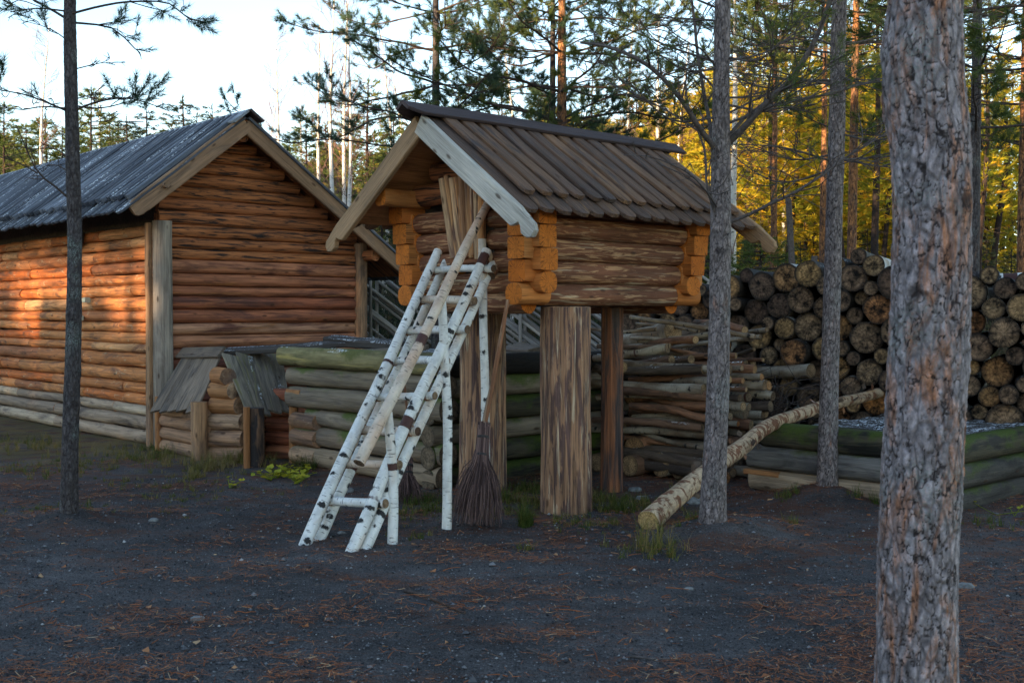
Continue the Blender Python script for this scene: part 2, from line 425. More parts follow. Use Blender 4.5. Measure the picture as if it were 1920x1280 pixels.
M = {}
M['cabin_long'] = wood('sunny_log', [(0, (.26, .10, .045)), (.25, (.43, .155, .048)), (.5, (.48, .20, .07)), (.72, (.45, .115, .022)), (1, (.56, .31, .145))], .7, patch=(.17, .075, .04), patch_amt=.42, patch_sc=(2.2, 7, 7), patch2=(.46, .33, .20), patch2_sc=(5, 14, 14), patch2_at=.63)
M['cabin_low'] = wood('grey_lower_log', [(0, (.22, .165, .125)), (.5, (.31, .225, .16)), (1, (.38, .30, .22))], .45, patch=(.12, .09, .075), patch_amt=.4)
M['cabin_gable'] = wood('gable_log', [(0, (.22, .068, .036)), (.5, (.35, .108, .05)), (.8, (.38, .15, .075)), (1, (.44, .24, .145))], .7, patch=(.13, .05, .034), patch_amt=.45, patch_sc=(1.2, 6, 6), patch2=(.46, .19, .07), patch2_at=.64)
M['cabin_top'] = wood('dark_gable_log', [(0, (.30, .105, .042)), (1, (.40, .145, .052))], .5, patch=(.03, .02, .018), patch_amt=.45, patch_sc=(2.6, 30, 30), patch_edge=.06)  # black patches: stains, plus eave shade painted into the top gable logs
M['store_log'] = wood('storehouse_log', [(0, (.40, .21, .105)), (1, (.52, .31, .17))], .5, patch=(.17, .068, .036), patch_amt=.56, patch_sc=(3.2, 30, 30), patch_edge=.035, patch2=(.52, .42, .29), patch2_sc=(1.3, 22, 22), patch2_at=.62)
M['door'] = wood('door_pole', [(0, (.26, .13, .065)), (.5, (.42, .20, .075)), (1, (.52, .36, .22))], .6, sy=30, patch=(.14, .075, .055), patch_amt=.45, patch_sc=(1.2, 14, 14), patch2=(.62, .50, .36), patch2_sc=(1.2, 26, 26), patch2_at=.63)
M['post'] = wood('storehouse_post', [(0, (.27, .135, .075)), (1, (.33, .19, .11))], .65, sy=34, patch=(.11, .062, .052), patch_amt=.48, patch_sc=(2.0, 23, 23), patch_edge=.03, patch2=(.50, .39, .27), patch2_sc=(1.5, 26, 26), patch2_at=.60, knots=True)
M['post_red'] = wood('reddish_post', [(0, (.22, .085, .04)), (1, (.28, .11, .05))], .65, sy=34, patch=(.06, .045, .042), patch_amt=.50, patch_sc=(1.5, 16, 16))
M['fresh'] = wood('fresh_hewn_wood', [(0, (.36, .115, .026)), (.5, (.44, .15, .034)), (1, (.46, .20, .065))], .35, sy=30, patch=(.36, .11, .022), patch_amt=.38, crackdark=.8, knots=False, bumpst=.4)
M['fresh_end'] = endgrain('fresh_cut_end', [(0, (.47, .125, .014)), (1, (.54, .165, .024))], 200, .06, .05)
M['barge_skylit'] = wood('skylit_bargeboard', [(0, (.38, .36, .325)), (1, (.44, .415, .37))], .3, sy=30, patch=(.33, .32, .30), patch_amt=.4)  # paler copy: sky light on the right front board put into its colour
M['barge_tan'] = wood('tan_bargeboard', [(0, (.30, .185, .10)), (1, (.36, .235, .14))], .4, sy=34, patch=(.21, .14, .09), patch_amt=.4)
M['barge_brown'] = wood('brown_bargeboard', [(0, (.215, .125, .07)), (1, (.26, .16, .10))], .4, sy=30, patch=(.15, .10, .07), patch_amt=.4)
M['roof_store'] = wood('dark_roof_board', [(0, (.085, .053, .040)), (.5, (.125, .075, .052)), (1, (.20, .11, .062))], .5, sy=30, patch=(.07, .052, .047), patch_amt=.42, patch2=(.24, .13, .06), patch2_at=.64)
M['ridge'] = wood('dark_ridge_board', [(0, (.055, .04, .042)), (1, (.07, .05, .05))], .25, sy=24, knots=False)
M['roof_under'] = wood('roof_underside', [(0, (.28, .125, .05)), (1, (.33, .155, .065))], .4, sy=16, patch=(.18, .08, .035), patch_amt=.4)
M['roof_cabin'] = wood('frosted_roof_batten', [(0, (.028, .031, .040)), (.5, (.075, .083, .105)), (1, (.15, .165, .20))], .4, sy=24, frost=.42, knots=False)
M['ridge_cabin'] = wood('grey_ridge_board', [(0, (.25, .28, .32)), (1, (.30, .33, .37))], .3, sy=20, frost=.5, knots=False)
M['grey_post'] = wood('grey_post', [(0, (.27, .22, .175)), (1, (.31, .26, .21))], .5, sy=34, patch=(.20, .16, .13), patch_amt=.45)
M['brown_post'] = wood('brown_post', [(0, (.32, .18, .095)), (1, (.38, .22, .12))], .5, sy=30, patch=(.15, .09, .06), patch_amt=.45)
M['dark_post'] = wood('dark_kennel_post', [(0, (.16, .09, .055)), (1, (.20, .11, .065))], .5, sy=30, patch=(.03, .025, .026), patch_amt=.55, patch_sc=(3, 14, 14))
M['grey_board'] = wood('weathered_board', [(0, (.14, .105, .08)), (.5, (.20, .15, .112)), (1, (.26, .20, .15))], .55, sy=34, patch=(.09, .072, .06), patch_amt=.45)
M['grey_board_frost'] = wood('weathered_frosted_board', [(0, (.13, .105, .08)), (1, (.20, .165, .12))], .5, sy=30, patch=(.09, .075, .06), patch_amt=.45, frost=.1, patch2=(.17, .15, .06), patch2_at=.6)
M['dark_board'] = wood('blackened_board', [(0, (.045, .04, .038)), (1, (.075, .064, .058))], .5, sy=26, frost=.75)
M['crib'] = wood('weathered_log', [(0, (.16, .125, .088)), (.5, (.21, .168, .12)), (1, (.18, .13, .09))], .42, sy=22, patch=(.145, .115, .09), patch_amt=.45, moss=.12, moss_col=(.06, .085, .015))
M['crib_mossy'] = wood('mossy_log', [(0, (.05, .045, .028)), (1, (.075, .062, .04))], .5, sy=22, patch=(.022, .02, .018), patch_amt=.45, moss=.50, moss_col=(.040, .060, .006), patch2=(.018,.018,.014), patch2_at=.55)
M['crib_green'] = wood('green_top_log', [(0, (.15, .13, .06)), (1, (.20, .17, .08))], .4, sy=20, patch=(.10, .09, .04), patch_amt=.45, patch2=(.30, .24, .08), patch2_at=.63, moss=.22, moss_col=(.075, .08, .018), frost=.2)
M['crib_grey'] = wood('grey_wet_log', [(0, (.10, .094, .09)), (1, (.12, .112, .105))], .4, sy=22, patch=(.065, .06, .06), patch_amt=.45, moss=.05, moss_col=(.045, .055, .01))
M['crib_wet'] = wood('wet_mossy_log', [(0, (.035, .032, .03)), (1, (.05, .046, .042))], .45, sy=22, patch=(.02, .018, .018), patch_amt=.45, moss=.22, moss_col=(.04, .055, .010))
M['crib_tan'] = wood('tan_plank_log', [(0, (.26, .19, .125)), (1, (.30, .22, .15))], .35, sy=20, patch=(.19, .14, .10), patch_amt=.4)
M['crib_end'] = endgrain('old_cut_end', [(0, (.16, .115, .075)), (1, (.22, .16, .10))], 180, .5)
M['kennel_log'] = wood('kennel_log', [(0, (.25, .14, .085)), (.6, (.36, .20, .115)), (1, (.42, .28, .18))], .5, patch=(.15, .095, .07), patch_amt=.45, patch2=(.40, .30, .20), patch2_sc=(4, 16, 16), patch2_at=.66)
M['kennel_orange'] = wood('orange_kennel_log', [(0, (.30, .13, .05)), (1, (.36, .17, .07))], .45, patch=(.20, .09, .045), patch_amt=.4)
M['birch'] = bark_birch('birch_bark', pink=.15, bands=.85, scars=1.75)
M['birch_tan'] = bark_birch('tan_birch_bark', white=(.62, .52, .42), pinkish=(.52, .36, .26), pink=.5, bands=.5, scars=1.0)
M['birch_far'] = bark_birch('far_birch_bark', white=(.66, .62, .57), pink=-.4, bands=-.6)
M['birch_end'] = endgrain('birch_cut_end', [(0, (.13, .07, .045)), (1, (.30, .20, .12))], 300, .4)
M['birch_rough'] = wood('rough_birch_bark', [(0, (.40, .29, .19)), (1, (.46, .35, .24))], .4, sx=8, sy=12, patch=(.17, .075, .04), patch_amt=.48, patch_sc=(17, 9, 9), patch_edge=.03, patch2=(.55, .28, .09), patch2_sc=(2, 14, 14), patch2_at=.70)
M['yellow_end'] = endgrain('yellow_cut_end', [(0, (.55, .36, .15)), (1, (.60, .40, .18))], 240, .2)
M['pile_bark'] = wood('pile_bark', [(0, (.012, .010, .009)), (.6, (.022, .018, .016)), (1, (.05, .038, .03))], .5, sx=4, sy=20, patch=(.012, .010, .009), patch_amt=.45, knots=False, frost=.05)
M['pile_birch'] = bark_birch('pile_birch_bark', white=(.50, .48, .44), pinkish=(.25, .18, .13), pink=.4, bands=.5, scars=1.3)
M['pile_end'] = endgrain('pile_cut_end', [(0, (.085, .05, .036)), (.2, (.19, .12, .08)), (.45, (.28, .18, .11)), (.62, (.34, .225, .125)), (.8, (.42, .25, .105)), (.93, (.40, .18, .075)), (1, (.62, .25, .05))], 170, .97)
M['stick_bark'] = wood('stick_bark', [(0, (.06, .045, .038)), (.5, (.12, .085, .06)), (.8, (.22, .10, .055)), (1, (.28, .14, .075))], .5, sx=4, sy=26, patch=(.05, .035, .03), patch_amt=.4, frost=.15)
M['stick_birch'] = bark_birch('stick_birch_bark', white=(.38, .33, .26), pinkish=(.16, .105, .065), pink=.55, bands=.55, scars=1.4)
M['stick_end'] = endgrain('stick_cut_end', [(0, (.17, .11, .07)), (.5, (.38, .25, .14)), (.85, (.48, .30, .15)), (1, (.55, .19, .05))], 300, .55)
M['bark'] = bark_pine('pine_bark')
M['bark_dark'] = bark_pine('dark_pine_bark', grey=(.075, .066, .068), red=(.13, .075, .05), lichen=.4, redamt=.35)
M['bark_grey'] = bark_pine('grey_pine_bark', grey=(.20, .168, .165), red=(.28, .13, .08), lichen=.22, redamt=.33)
M['bark_red'] = bark_pine('red_pine_bark', grey=(.15, .085, .06), red=(.32, .145, .06), lichen=.1, redamt=.55)
M['twig'] = plain('pine_twig', (.065, .050, .045), .9, .1, .35, 40)
M['birch_twig'] = plain('birch_twig', (.17, .10, .085), .9, .1, .3, 20)
M['twig_dead'] = plain('dead_twig', (.095, .080, .075), .9, .1, .35, 40)
M['needle'] = leafmat('pine_needle', [(0, (.035, .070, .050)), (.6, (.06, .105, .06)), (.86, (.10, .14, .05)), (1, (.17, .12, .05))], .3)
M['needle_green'] = leafmat('green_pine_needle', [(0, (.055, .085, .028)), (.6, (.10, .135, .032)), (.88, (.16, .165, .035)), (1, (.24, .125, .045))], .3)
M['needle_gold'] = leafmat('golden_pine_needle', [(0, (.17, .22, .03)), (.4, (.40, .36, .03)), (.75, (.60, .45, .03)), (1, (.66, .36, .03))], .45)
M['needle_far'] = leafmat('spruce_needle', [(0, (.018, .034, .022)), (.6, (.034, .055, .028)), (1, (.075, .08, .025))], .2)
M['twiggy'] = leafmat('brown_twiggy', [(0, (.05, .038, .026)), (1, (.13, .09, .045))], .1)
M['needle_mix'] = leafmat('mixed_far_needle', [(0, (.02, .036, .02)), (.45, (.06, .075, .022)), (.75, (.20, .16, .025)), (1, (.36, .24, .025))], .3)
M['grass'] = leafmat('grass_blade', [(0, (.05, .075, .012)), (.45, (.085, .105, .02)), (.75, (.20, .16, .04)), (1, (.26, .19, .085))], .3)
M['leaf_yellow'] = leafmat('yellow_leaf', [(0, (.10, .17, .02)), (.4, (.34, .34, .03)), (1, (.52, .43, .03))], .3)
M['litter'] = leafmat('fallen_needle', [(0, (.15, .048, .024)), (.6, (.29, .10, .042)), (.9, (.37, .165, .075)), (1, (.46, .31, .18))], .05, .8)
M['pebble'] = leafmat('pebble', [(0, (.026, .026, .030)), (.6, (.08, .079, .085)), (.93, (.17, .17, .18)), (1, (.50, .49, .47))], 0.0, .85)
M['bristle'] = leafmat('broom_twig', [(0, (.035, .022, .022)), (.5, (.10, .06, .055)), (1, (.24, .15, .13))], 0.0, .8)
M['wire'] = plain('binding_wire', (.03, .028, .03), .5, .4, .1)
M['handle'] = wood('brown_broom_handle', [(0, (.19, .085, .045)), (1, (.24, .11, .055))], .5, sy=60, patch=(.48, .36, .25), patch_amt=.38, patch_sc=(3, 14, 14))
M['lamp_black'] = plain('black_lamp_metal', (.018, .017, .017), .5, .4, .1)
M['lamp_glass'] = plain('cream_lamp_glass', (.46, .46, .36), .25, .5, .05)
M['stone'] = plain('grey_stone', (.17, .17, .165), .85, .2, .45, 30)
M['fence'] = wood('fence_pole', [(0, (.20, .18, .165)), (.6, (.30, .27, .24)), (1, (.40, .365, .32))], .5, sy=40, knots=False, frost=.35)
M['soil'] = wood('frosted_soil', [(0, (.035, .03, .028)), (1, (.05, .042, .036))], .4, sx=9, sy=12, knots=False, frost=1.2)

def ground_mat():
    s = NT('dark_gravel'); p = s.geo('Position')
    big = s.noise(p, .55, 5, .6); mid = s.noise(p, 3.2, 5, .65); fine = s.noise(p, 85, 4, .7); grit = s.voro(p, 95)
    c = s.mix(s.ramp(fine, [(.3, 0), (.7, 1)]), (.0235, .021, .0215), (.145, .131, .128))
    c = s.mix(1.0, c, s.ramp(mid, [(.3, .62), (.7, 1.3)]), 'MULTIPLY')
    c = s.mix(s.ramp(grit, [(.05, .9), (.22, 0)]), c, (.16, .15, .15))
    lit = s.noise(s.scale(p, (1.0, 1.9, 1)), 1.5, 6, .72, .5); ln = s.noise(s.scale(p, (1, 1.4, 1)), 60, 5, .75)
    y = s.sep(p)[1]; x = s.sep(p)[0]
    bias = s.math('ADD', s.ramp(s.math('MULTIPLY', y, .05), [(.30, .0), (.5, .10)]), s.ramp(s.math('ADD', s.math('MULTIPLY', x, .1), .5), [(.3, -.03), (.75, .06)]))
    lf = s.ramp(s.math('ADD', s.math('ADD', lit, bias), s.math('MULTIPLY', s.math('SUBTRACT', ln, .5), .55)), [(.56, 0), (.70, 1)])
    lc = s.mix(s.ramp(ln, [(.3, 0), (.7, 1)]), (.045, .019, .013), (.19, .080, .045))
    c = s.mix(s.math('MULTIPLY', lf, .85), c, lc)
    far = s.ramp(s.math('MULTIPLY', y, .05), [(.5, 0), (.62, 1)])     # duff and moss towards the buildings
    gr = s.ramp(s.math('ADD', mid, s.math('MULTIPLY', far, .20)), [(.60, 0), (.72, 1)])
    c = s.mix(s.math('MULTIPLY', gr, s.math('MULTIPLY', far, .8)), c, s.mix(fine, (.04, .034, .012), (.22, .17, .07)))
    c = s.mix(1.0, c, s.ramp(big, [(.36, .72), (.5, 1.0), (.64, 1.35)]), 'MULTIPLY')
    h = s.math('ADD', s.math('MULTIPLY', fine, 1.0), s.math('ADD', s.math('MULTIPLY', mid, 1.2), s.math('MULTIPLY', grit, -.6)))
    return s.done(c, .95, s.bump(h, .9, .018), .15)
M['ground'] = ground_mat()
# ------------------------------------------------------------------ camera, sky, sun
cd = bpy.data.cameras.new('camera'); cam = bpy.data.objects.new('camera', cd); COL.objects.link(cam); scene.camera = cam
cd.sensor_width = 36; cd.lens = FPX / 1920 * 36; cd.clip_end = 600; cd.clip_start = .05
cam.location = tuple(CAM); cam.rotation_euler = (R_(90) - PITCH, 0, 0)
cd.dof.use_dof = True; cd.dof.focus_distance = 9.6; cd.dof.aperture_fstop = 6.3
SUN_EL = 10.0
hs = nrm(np.array([-0.70, -0.714, 0.0])); sdir = nrm(hs + ZV * math.tan(R_(SUN_EL)))
w = bpy.data.worlds.new("World"); scene.world = w; w.use_nodes = True; nt = w.node_tree
sky = nt.nodes.new('ShaderNodeTexSky'); sky.sky_type = 'NISHITA'; sky.sun_disc = False
sky.sun_elevation = R_(SUN_EL); sky.sun_rotation = math.atan2(hs[0], hs[1]); sky.air_density = .85; sky.dust_density = .15; sky.ozone_density = 1.0
bg = nt.nodes['Background']; bg.inputs['Strength'].default_value = .15
tint = nt.nodes.new('ShaderNodeMix'); tint.data_type = 'RGBA'; tint.blend_type = 'MULTIPLY'; tint.inputs[0].default_value = 1.0; tint.inputs[7].default_value = (1.01, .965, .90, 1)
nt.links.new(sky.outputs[0], tint.inputs[6]); nt.links.new(tint.outputs[2], bg.inputs[0])
sl = bpy.data.lights.new('sun', 'SUN'); so = bpy.data.objects.new('sun', sl); COL.objects.link(so)
sl.energy = 5.0; sl.angle = R_(.5); sl.color = (1.0, .70, .40)
so.rotation_euler = Vector(tuple(sdir)).to_track_quat('Z', 'Y').to_euler()
scene.view_settings.view_transform = 'Standard'; scene.view_settings.look = 'None'; scene.view_settings.exposure = 2.0; scene.view_settings.gamma = 1.0
scene.cycles.max_bounces = 6; scene.cycles.diffuse_bounces = 3; scene.cycles.use_denoising = True

# ------------------------------------------------------------------ ground
MOUNDS = [(G(1340, 1012), .50, .13), (G(1335, 1000) + np.array([.35, .05, 0]), .5, .07), (G(1550, 938), .55, .13), (G(130, 975), .40, .07), (np.array([1.33, 3.6, 0]), .5, .05)]
def ground_z(x, y):
    x = np.asarray(x, float); y = np.asarray(y, float)
    p = np.stack([x, y, x * 0], -1)
    z = (fbm(p * .7, 5, 3) - .5) * .05 + (fbm(p * 5, 8, 3) - .5) * .014
    for c, r, h in MOUNDS:
        z = z + h * np.exp(-((x - c[0]) ** 2 + (y - c[1]) ** 2) / (r * r) * 2)
    return z + np.clip(y - 22, 0, 60) * .012
def gz(p): return float(ground_z(p[0], p[1]))
xs = np.concatenate([np.linspace(-150, -16, 24)[:-1], np.linspace(-16, -5, 60)[:-1], np.linspace(-5, 5.5, 380)[:-1], np.linspace(5.5, 16, 50)[:-1], np.linspace(16, 150, 24)])
ys = np.concatenate([np.linspace(-90, 2, 16)[:-1], np.linspace(2, 4, 20)[:-1], np.linspace(4, 9.5, 280)[:-1], np.linspace(9.5, 15, 110)[:-1], np.linspace(15, 260, 50)])
X, Y = np.meshgrid(xs, ys); nx, ny = len(xs), len(ys)
P3 = np.stack([X, Y, X * 0], -1)
Z = ground_z(X, Y) + np.where((Y > 3) & (Y < 12), (fbm(P3 * 22, 21, 2) - .5) * .013, 0)
mb = MB(); i = np.arange(ny - 1)[:, None] * nx; j = np.arange(nx - 1)[None]
mb.add(np.stack([X, Y, Z], -1).reshape(-1, 3), np.stack([i + j, i + j + 1, i + nx + j + 1, i + nx + j], -1).reshape(-1, 4))
tag(mb.build('ground', M['ground']), 'dark gravel ground strewn with rusty pine needles', 'ground', kind='structure')

# ------------------------------------------------------------------ log cabin (left)
K0 = np.array([-4.13, 13.0, 0.0])
def KC(t, s, z): return K0 + RV * t + LV * s + ZV * z
cabin = thing('log_cabin', 'long log cabin with frosted batten roof and sunlit orange side wall', 'cabin', K0)
LEN = 8.2
TR, ZR = .966, 3.80                   # ridge
def roof_z(t): return ZR - (TR - t) * .79 if t < TR else ZR - (t - TR) * .70
# long wall
mb = MB(); z = .0; k = 0
while z < 2.52:
    pit = rng.uniform(.115, .175) if z > .3 else .17
    cuts = [0.10]
    while cuts[-1] < LEN - .3: cuts.append(cuts[-1] + (rng.uniform(.5, 2.4) if z > .2 else 3))
    cuts[-1] = LEN
    for a, b in zip(cuts[:-1], cuts[1:]):
        low = z < .42
        r = pit * .512 * rng.uniform(.93, 1.06)
        o = rng.uniform(-.012, .012)
        n = max(4, int((b - a) / .10))
        ps = [KC(-.0 + .04 - o, a + .004 + (b - a - .008) * q, z + pit / 2 + rng.normal(0, .004)) for q in np.linspace(0, 1, 4)]
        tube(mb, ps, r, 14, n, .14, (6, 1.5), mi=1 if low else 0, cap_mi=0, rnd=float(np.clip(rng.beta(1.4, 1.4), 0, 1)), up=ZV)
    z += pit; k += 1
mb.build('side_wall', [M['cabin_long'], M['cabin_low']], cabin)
# gable wall
mb = MB(); z = .0
t1 = 2.80
while z < 3.62:
    pit = rng.uniform(.125, .165)
    zc = z + pit / 2
    a, b = .04, t1
    if zc > roof_z(0) - .10: a = TR - (ZR - .0 - zc) / .79
    if zc > roof_z(t1) - .1: b = TR + (ZR + .01 - zc) / .70
    if b - a > .15:
        n = max(4, int((b - a) / .1)); mi = 1 if zc > 2.22 else 0
        ps = [KC(a + (b - a) * q, .05 + rng.uniform(-.01, .01), zc) for q in np.linspace(0, 1, 4)]
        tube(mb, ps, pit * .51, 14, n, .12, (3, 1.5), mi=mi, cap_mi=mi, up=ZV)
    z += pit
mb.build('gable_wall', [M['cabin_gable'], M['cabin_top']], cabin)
# dark core that closes the cabin behind the logs
mb = MB()
pr = [(.14, 0), (t1 - .05, 0), (t1 - .05, roof_z(t1) - .2), (TR, ZR - .25), (.14, roof_z(.1) - .2)]
v = np.array([KC(a, s, zz) for s in (.14, LEN) for a, zz in pr]); n5 = 5
mb.add(v, [(np.array([[i, (i + 1) % 5, 5 + (i + 1) % 5, 5 + i] for i in range(5)]), 0, False), (np.array([[4, 3, 2, 1, 0], [5, 6, 7, 8, 9]]), 0, False)])
mb.build('inner_lining', M['dark_board'], cabin)
for (ta, sa, wd, zt, mt, nm) in ((-.045, -.06, .20, 2.62, 'grey_post', 'corner_post'), (t1 + .06, -.02, .16, 2.48, 'brown_post', 'corner_post')):
    mb = MB(); tube(mb, [KC(ta + .10 if ta < 0 else ta, sa, -.05), KC(ta + .10 if ta < 0 else ta, sa, zt)], [wd * .53, wd * .5, wd * .5], 20, 40, .05, (2, 2), up=RV, sq=3.2, cap_mi=0)
    mb.build(nm, M[mt], cabin)
mb = MB(); plank(mb, KC(-.06, .06, -.05), KC(-.06, .06, 2.6), LV, .10, .05, n=14)
mb.build('corner_board', M['brown_post'], cabin)
# roof
TE, TE2 = -.50, 3.52; S0, S1 = -.36, LEN + .3
mb = MB()
rz = lambda t: roof_z(t) + .05
slab(mb, [KC(TE + .1, S0, rz(TE + .1)), KC(TR, S0, rz(TR)), KC(TR, S1, rz(TR)), KC(TE + .1, S1, rz(TE + .1))], -.03, rnd=.3, lp_axis=RV)
slab(mb, [KC(TR, S0, rz(TR)), KC(TE2, S0, rz(TE2)), KC(TE2, S1, rz(TE2)), KC(TR, S1, rz(TR))], -.03, rnd=.3, lp_axis=RV)
mb.build('roof_deck', M['cabin_top'], cabin)
mb = MB()
pitch_b = .150
ss = np.arange(S0 + .02, S1, pitch_b)
nl = nrm(np.array([-.79 * RV[0], -.79 * RV[1], 1.0]))
for q, s in enumerate(ss):
    rn = rng.random()
    e = TE + rng.uniform(-.02, .02)
    for dn, ds, ea, wd, th in ((.03, 0, e - .06, .142, .026), (.085, pitch_b / 2, e + .12, .070, .060)):
        a = KC(TR, s + ds, rz(TR)) + nl * dn; b = KC(ea, s + ds, rz(ea)) + nl * dn
        plank(mb, a, b, LV, wd, th, rnd=np.clip(rn * .8 + (.25 if ds else -.25) + rng.normal(0, .1), 0, 1), n=9, wsc=[(0, 1), (.965, 1), (.99, .8), (1, .45)], jit=.008)  # lower boards toned darker, painting in the shade between the battens
mb.build('roof_batten', M['roof_cabin'], cabin)
mb = MB(); nr = nrm(np.array([.70 * RV[0], .70 * RV[1], 1.0]))
for s in np.arange(S0 + .02, S1, .2):
    plank(mb, KC(TR, s, rz(TR)) + nr * .03, KC(TE2 + .08, s, rz(TE2 + .08)) + nr * .03, LV, .18, .03, n=4)
mb.build('roof_board', M['roof_cabin'], cabin)
mb = MB()
sl_l = nrm(RV + ZV * .79); sl_r = nrm(RV * -1 + ZV * .70)
plank(mb, KC(TR - .10, S0 - .1, rz(TR - .10) + .105), KC(TR - .10, S1, rz(TR - .10) + .105), sl_l, .25, .03, n=24)
plank(mb, KC(TR + .09, S0 - .13, rz(TR + .09) + .115), KC(TR + .09, S1, rz(TR + .09) + .115), sl_r, .22, .03, n=8, mi=1)
mb.build('ridge_cap', [M['ridge_cabin'], M['ridge']], cabin)
for (te, sl_, dz) in ((TE + .05, .79, -.045), (TE2 - .02, .70, -.055)):
    mb = MB(); s = S0 - .02; sg = -1 if te < TR else 1
    a = KC(TR - sg * .0, s, rz(TR) - .045); b = KC(te, s, rz(te) - .05)
    plank(mb, a, b, ZV, .205, .05, n=10, wsc=[(0, 1), (.90, 1), (.92, .93), (.95, .96), (.985, .8), (1, .5)])
    o = mb.build('bargeboard', M['barge_brown'], cabin)
    if sg < 0:
        mb = MB(); q = KC(TE + .42, s - .02, rz(TE + .42) - .03); tube(mb, [q, q + LV * -.07], .035, 12, 3, .05, cap_mi=0); mb.build('peg', M['barge_brown'], o)
# purlins under the overhang, lamp, small fittings
for t in (TR, 2.9):
    mb = MB(); tube(mb, [KC(t, S0 + .05, roof_z(t) - .13), KC(t, .3, roof_z(t) - .13)], .075, 14, 4, .05, cap_mi=0); mb.build('purlin', M['cabin_top'], cabin)
mb = MB(); L0 = KC(-.10, 2.06, 2.52)
tube(mb, [L0 + RV * .06, L0 - RV * .02], .085, 24, 3, ab=(1.4, 1), up=ZV, cap_mi=0)
lamp = mb.build('wall_lamp', M['lamp_black'], cabin)
mb = MB(); tube(mb, [L0 - RV * .02, L0 - RV * .05, L0 - RV * .085, L0 - RV * .10], [.07, .065, .045, .012], 24, 8, ab=(1.4, 1), up=ZV, cap_mi=0); mb.build('lamp_glass', M['lamp_glass'], lamp)
mb = MB()
for zz in (-.1, -.035, .035, .1): tube(mb, [L0 - RV * .055 + LV * -.07 + ZV * zz, L0 - RV * (.105 - abs(zz) * .35) + ZV * zz, L0 - RV * .055 + LV * .07 + ZV * zz], .006, 6, 8)
mb.build('lamp_guard', M['lamp_black'], lamp)
for (px, py) in ((160, 596), (173, 563)):
    s = (-4.13 + 13 * (960 - px) / FPX) / (.679 - .734 * (960 - px) / FPX); q = W(px, py, K0[1] + LV[1] * s); q = KC(-.075, s, q[2])
    mb = MB(); plank(mb, q - LV * .05, q + LV * .05, ZV, .07, .07, n=2); mb.build('junction_box', M['lamp_glass'], cabin)

# ------------------------------------------------------------------ raised storehouse
C0 = W(1000, 572, 8.6); ZB = C0[2] - .0; C0[2] = 0
def SC(q, a, z): return C0 + RV * q + LV * a + ZV * z
store = thing('raised_storehouse', 'small log storehouse with board roof raised on thick tree trunk posts', 'storehouse', C0 + RV * .8 + LV * .6)
LQ, LA = 1.72, 1.32
NLOG, PIT = 5, .172
def flare(z): return .10 * np.clip((z - ZB) / .9, 0, 1.3)
AC = .675                                    # ridge line
ZRID = 3.05; SL = .714
def srz(a): return ZRID - abs(a - AC) * SL
def log_between(mb, A, B, r, mi=0, cap=1, **k): tube(mb, [A, A + (B - A) * .33, A + (B - A) * .66, B], r, 20, 22, .07, (2.5, 1.6), mi=mi, cap_mi=cap, up=ZV, **k)
sides = {'side_wall': MB(), 'front_wall': MB(), 'back_wall': MB(), 'far_wall': MB()}
corner = {(0, 0): MB(), (1, 0): MB(), (0, 1): MB(), (1, 1): MB()}
for i in range(NLOG):
    zs = ZB + PIT * (i + .5); zf = zs + PIT * .5
    f = flare(zs); ff = flare(zf)
    # logs along the ridge direction (side walls), and hewn blocks where they cross the corners
    top = i >= 4
    for a, nm, ca in ((-f, 'side_wall', 0), (LA + f, 'far_wall', 1)):
        log_between(sides[nm], SC(-f + .09, a, zs), SC(LQ + f - .09, a, zs), PIT * .512)
        for qe, sg, cq in ((-f, -1, 0), (LQ + f, 1, 1)):
            n_sq = 2.4 if (i == 0) else 10
            ln = rng.uniform(.165, .185) + (.03 if i == 0 else 0)
            pass
            tube(corner[(cq, ca)], [SC(qe - sg * .10, a, zs), SC(qe + sg * ln, a, zs)], PIT * .5, 24, 5, .012, (3, 2), up=ZV, smooth=False, sq=n_sq, ab=(.97, 1.08), cap_mi=1)
    if i < NLOG - 1:
        for q, nm, cq in ((-ff, 'front_wall', 0), (LQ + ff, 'back_wall', 1)):
            if nm == 'front_wall' and 1 <= i <= 4:
                log_between(sides[nm], SC(q, -ff + .09, zf), SC(q, .38, zf), PIT * .512)
                log_between(sides[nm], SC(q, .80, zf), SC(q, LA + ff - .09, zf), PIT * .512)
            else: log_between(sides[nm], SC(q, -ff + .09, zf), SC(q, LA + ff - .09, zf), PIT * .512)
            for ae, sg, ca in ((-ff, -1, 0), (LA + ff, 1, 1)):
                ln = rng.uniform(.15, .175)
                tube(corner[(cq, ca)], [SC(q, ae - sg * .10, zf), SC(q, ae + sg * ln, zf)], PIT * .5, 24, 5, .012, (3, 2), up=ZV, smooth=False, sq=2.4 if i == 0 else 10, ab=(.97, 1.08), cap_mi=1)
# bottom front beam and gable logs
log_between(sides['front_wall'], SC(0, .05, ZB + .02), SC(0, LA - .05, ZB + .02), PIT * .5)
log_between(sides['back_wall'], SC(LQ, .05, ZB + .02), SC(LQ, LA - .05, ZB + .02), PIT * .5)
zz = ZB + PIT * NLOG + .06
while zz < ZRID - .2:
    hw = (ZRID - .08 - zz) / SL
    for q, nm in ((-.1, 'front_wall'), (LQ + .1, 'back_wall')):
        log_between(sides[nm], SC(q, AC - hw, zz), SC(q, AC + hw, zz), PIT * .53, mi=2, cap=1)
    zz += PIT
for nm in sides: sides[nm].build(nm if nm != 'far_wall' else 'side_wall', [M['store_log'], M['fresh_end'], M['cabin_top']], store)
for c in corner: corner[c].build('corner_joint', [M['fresh'], M['fresh_end']], store)
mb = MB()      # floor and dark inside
v = np.array([SC(q, a, z) for z, e in ((ZB + .0, .06), (ZB + .98, -.03)) for q, a in ((e, e), (LQ - e, e), (LQ - e, LA - e), (e, LA - e))])
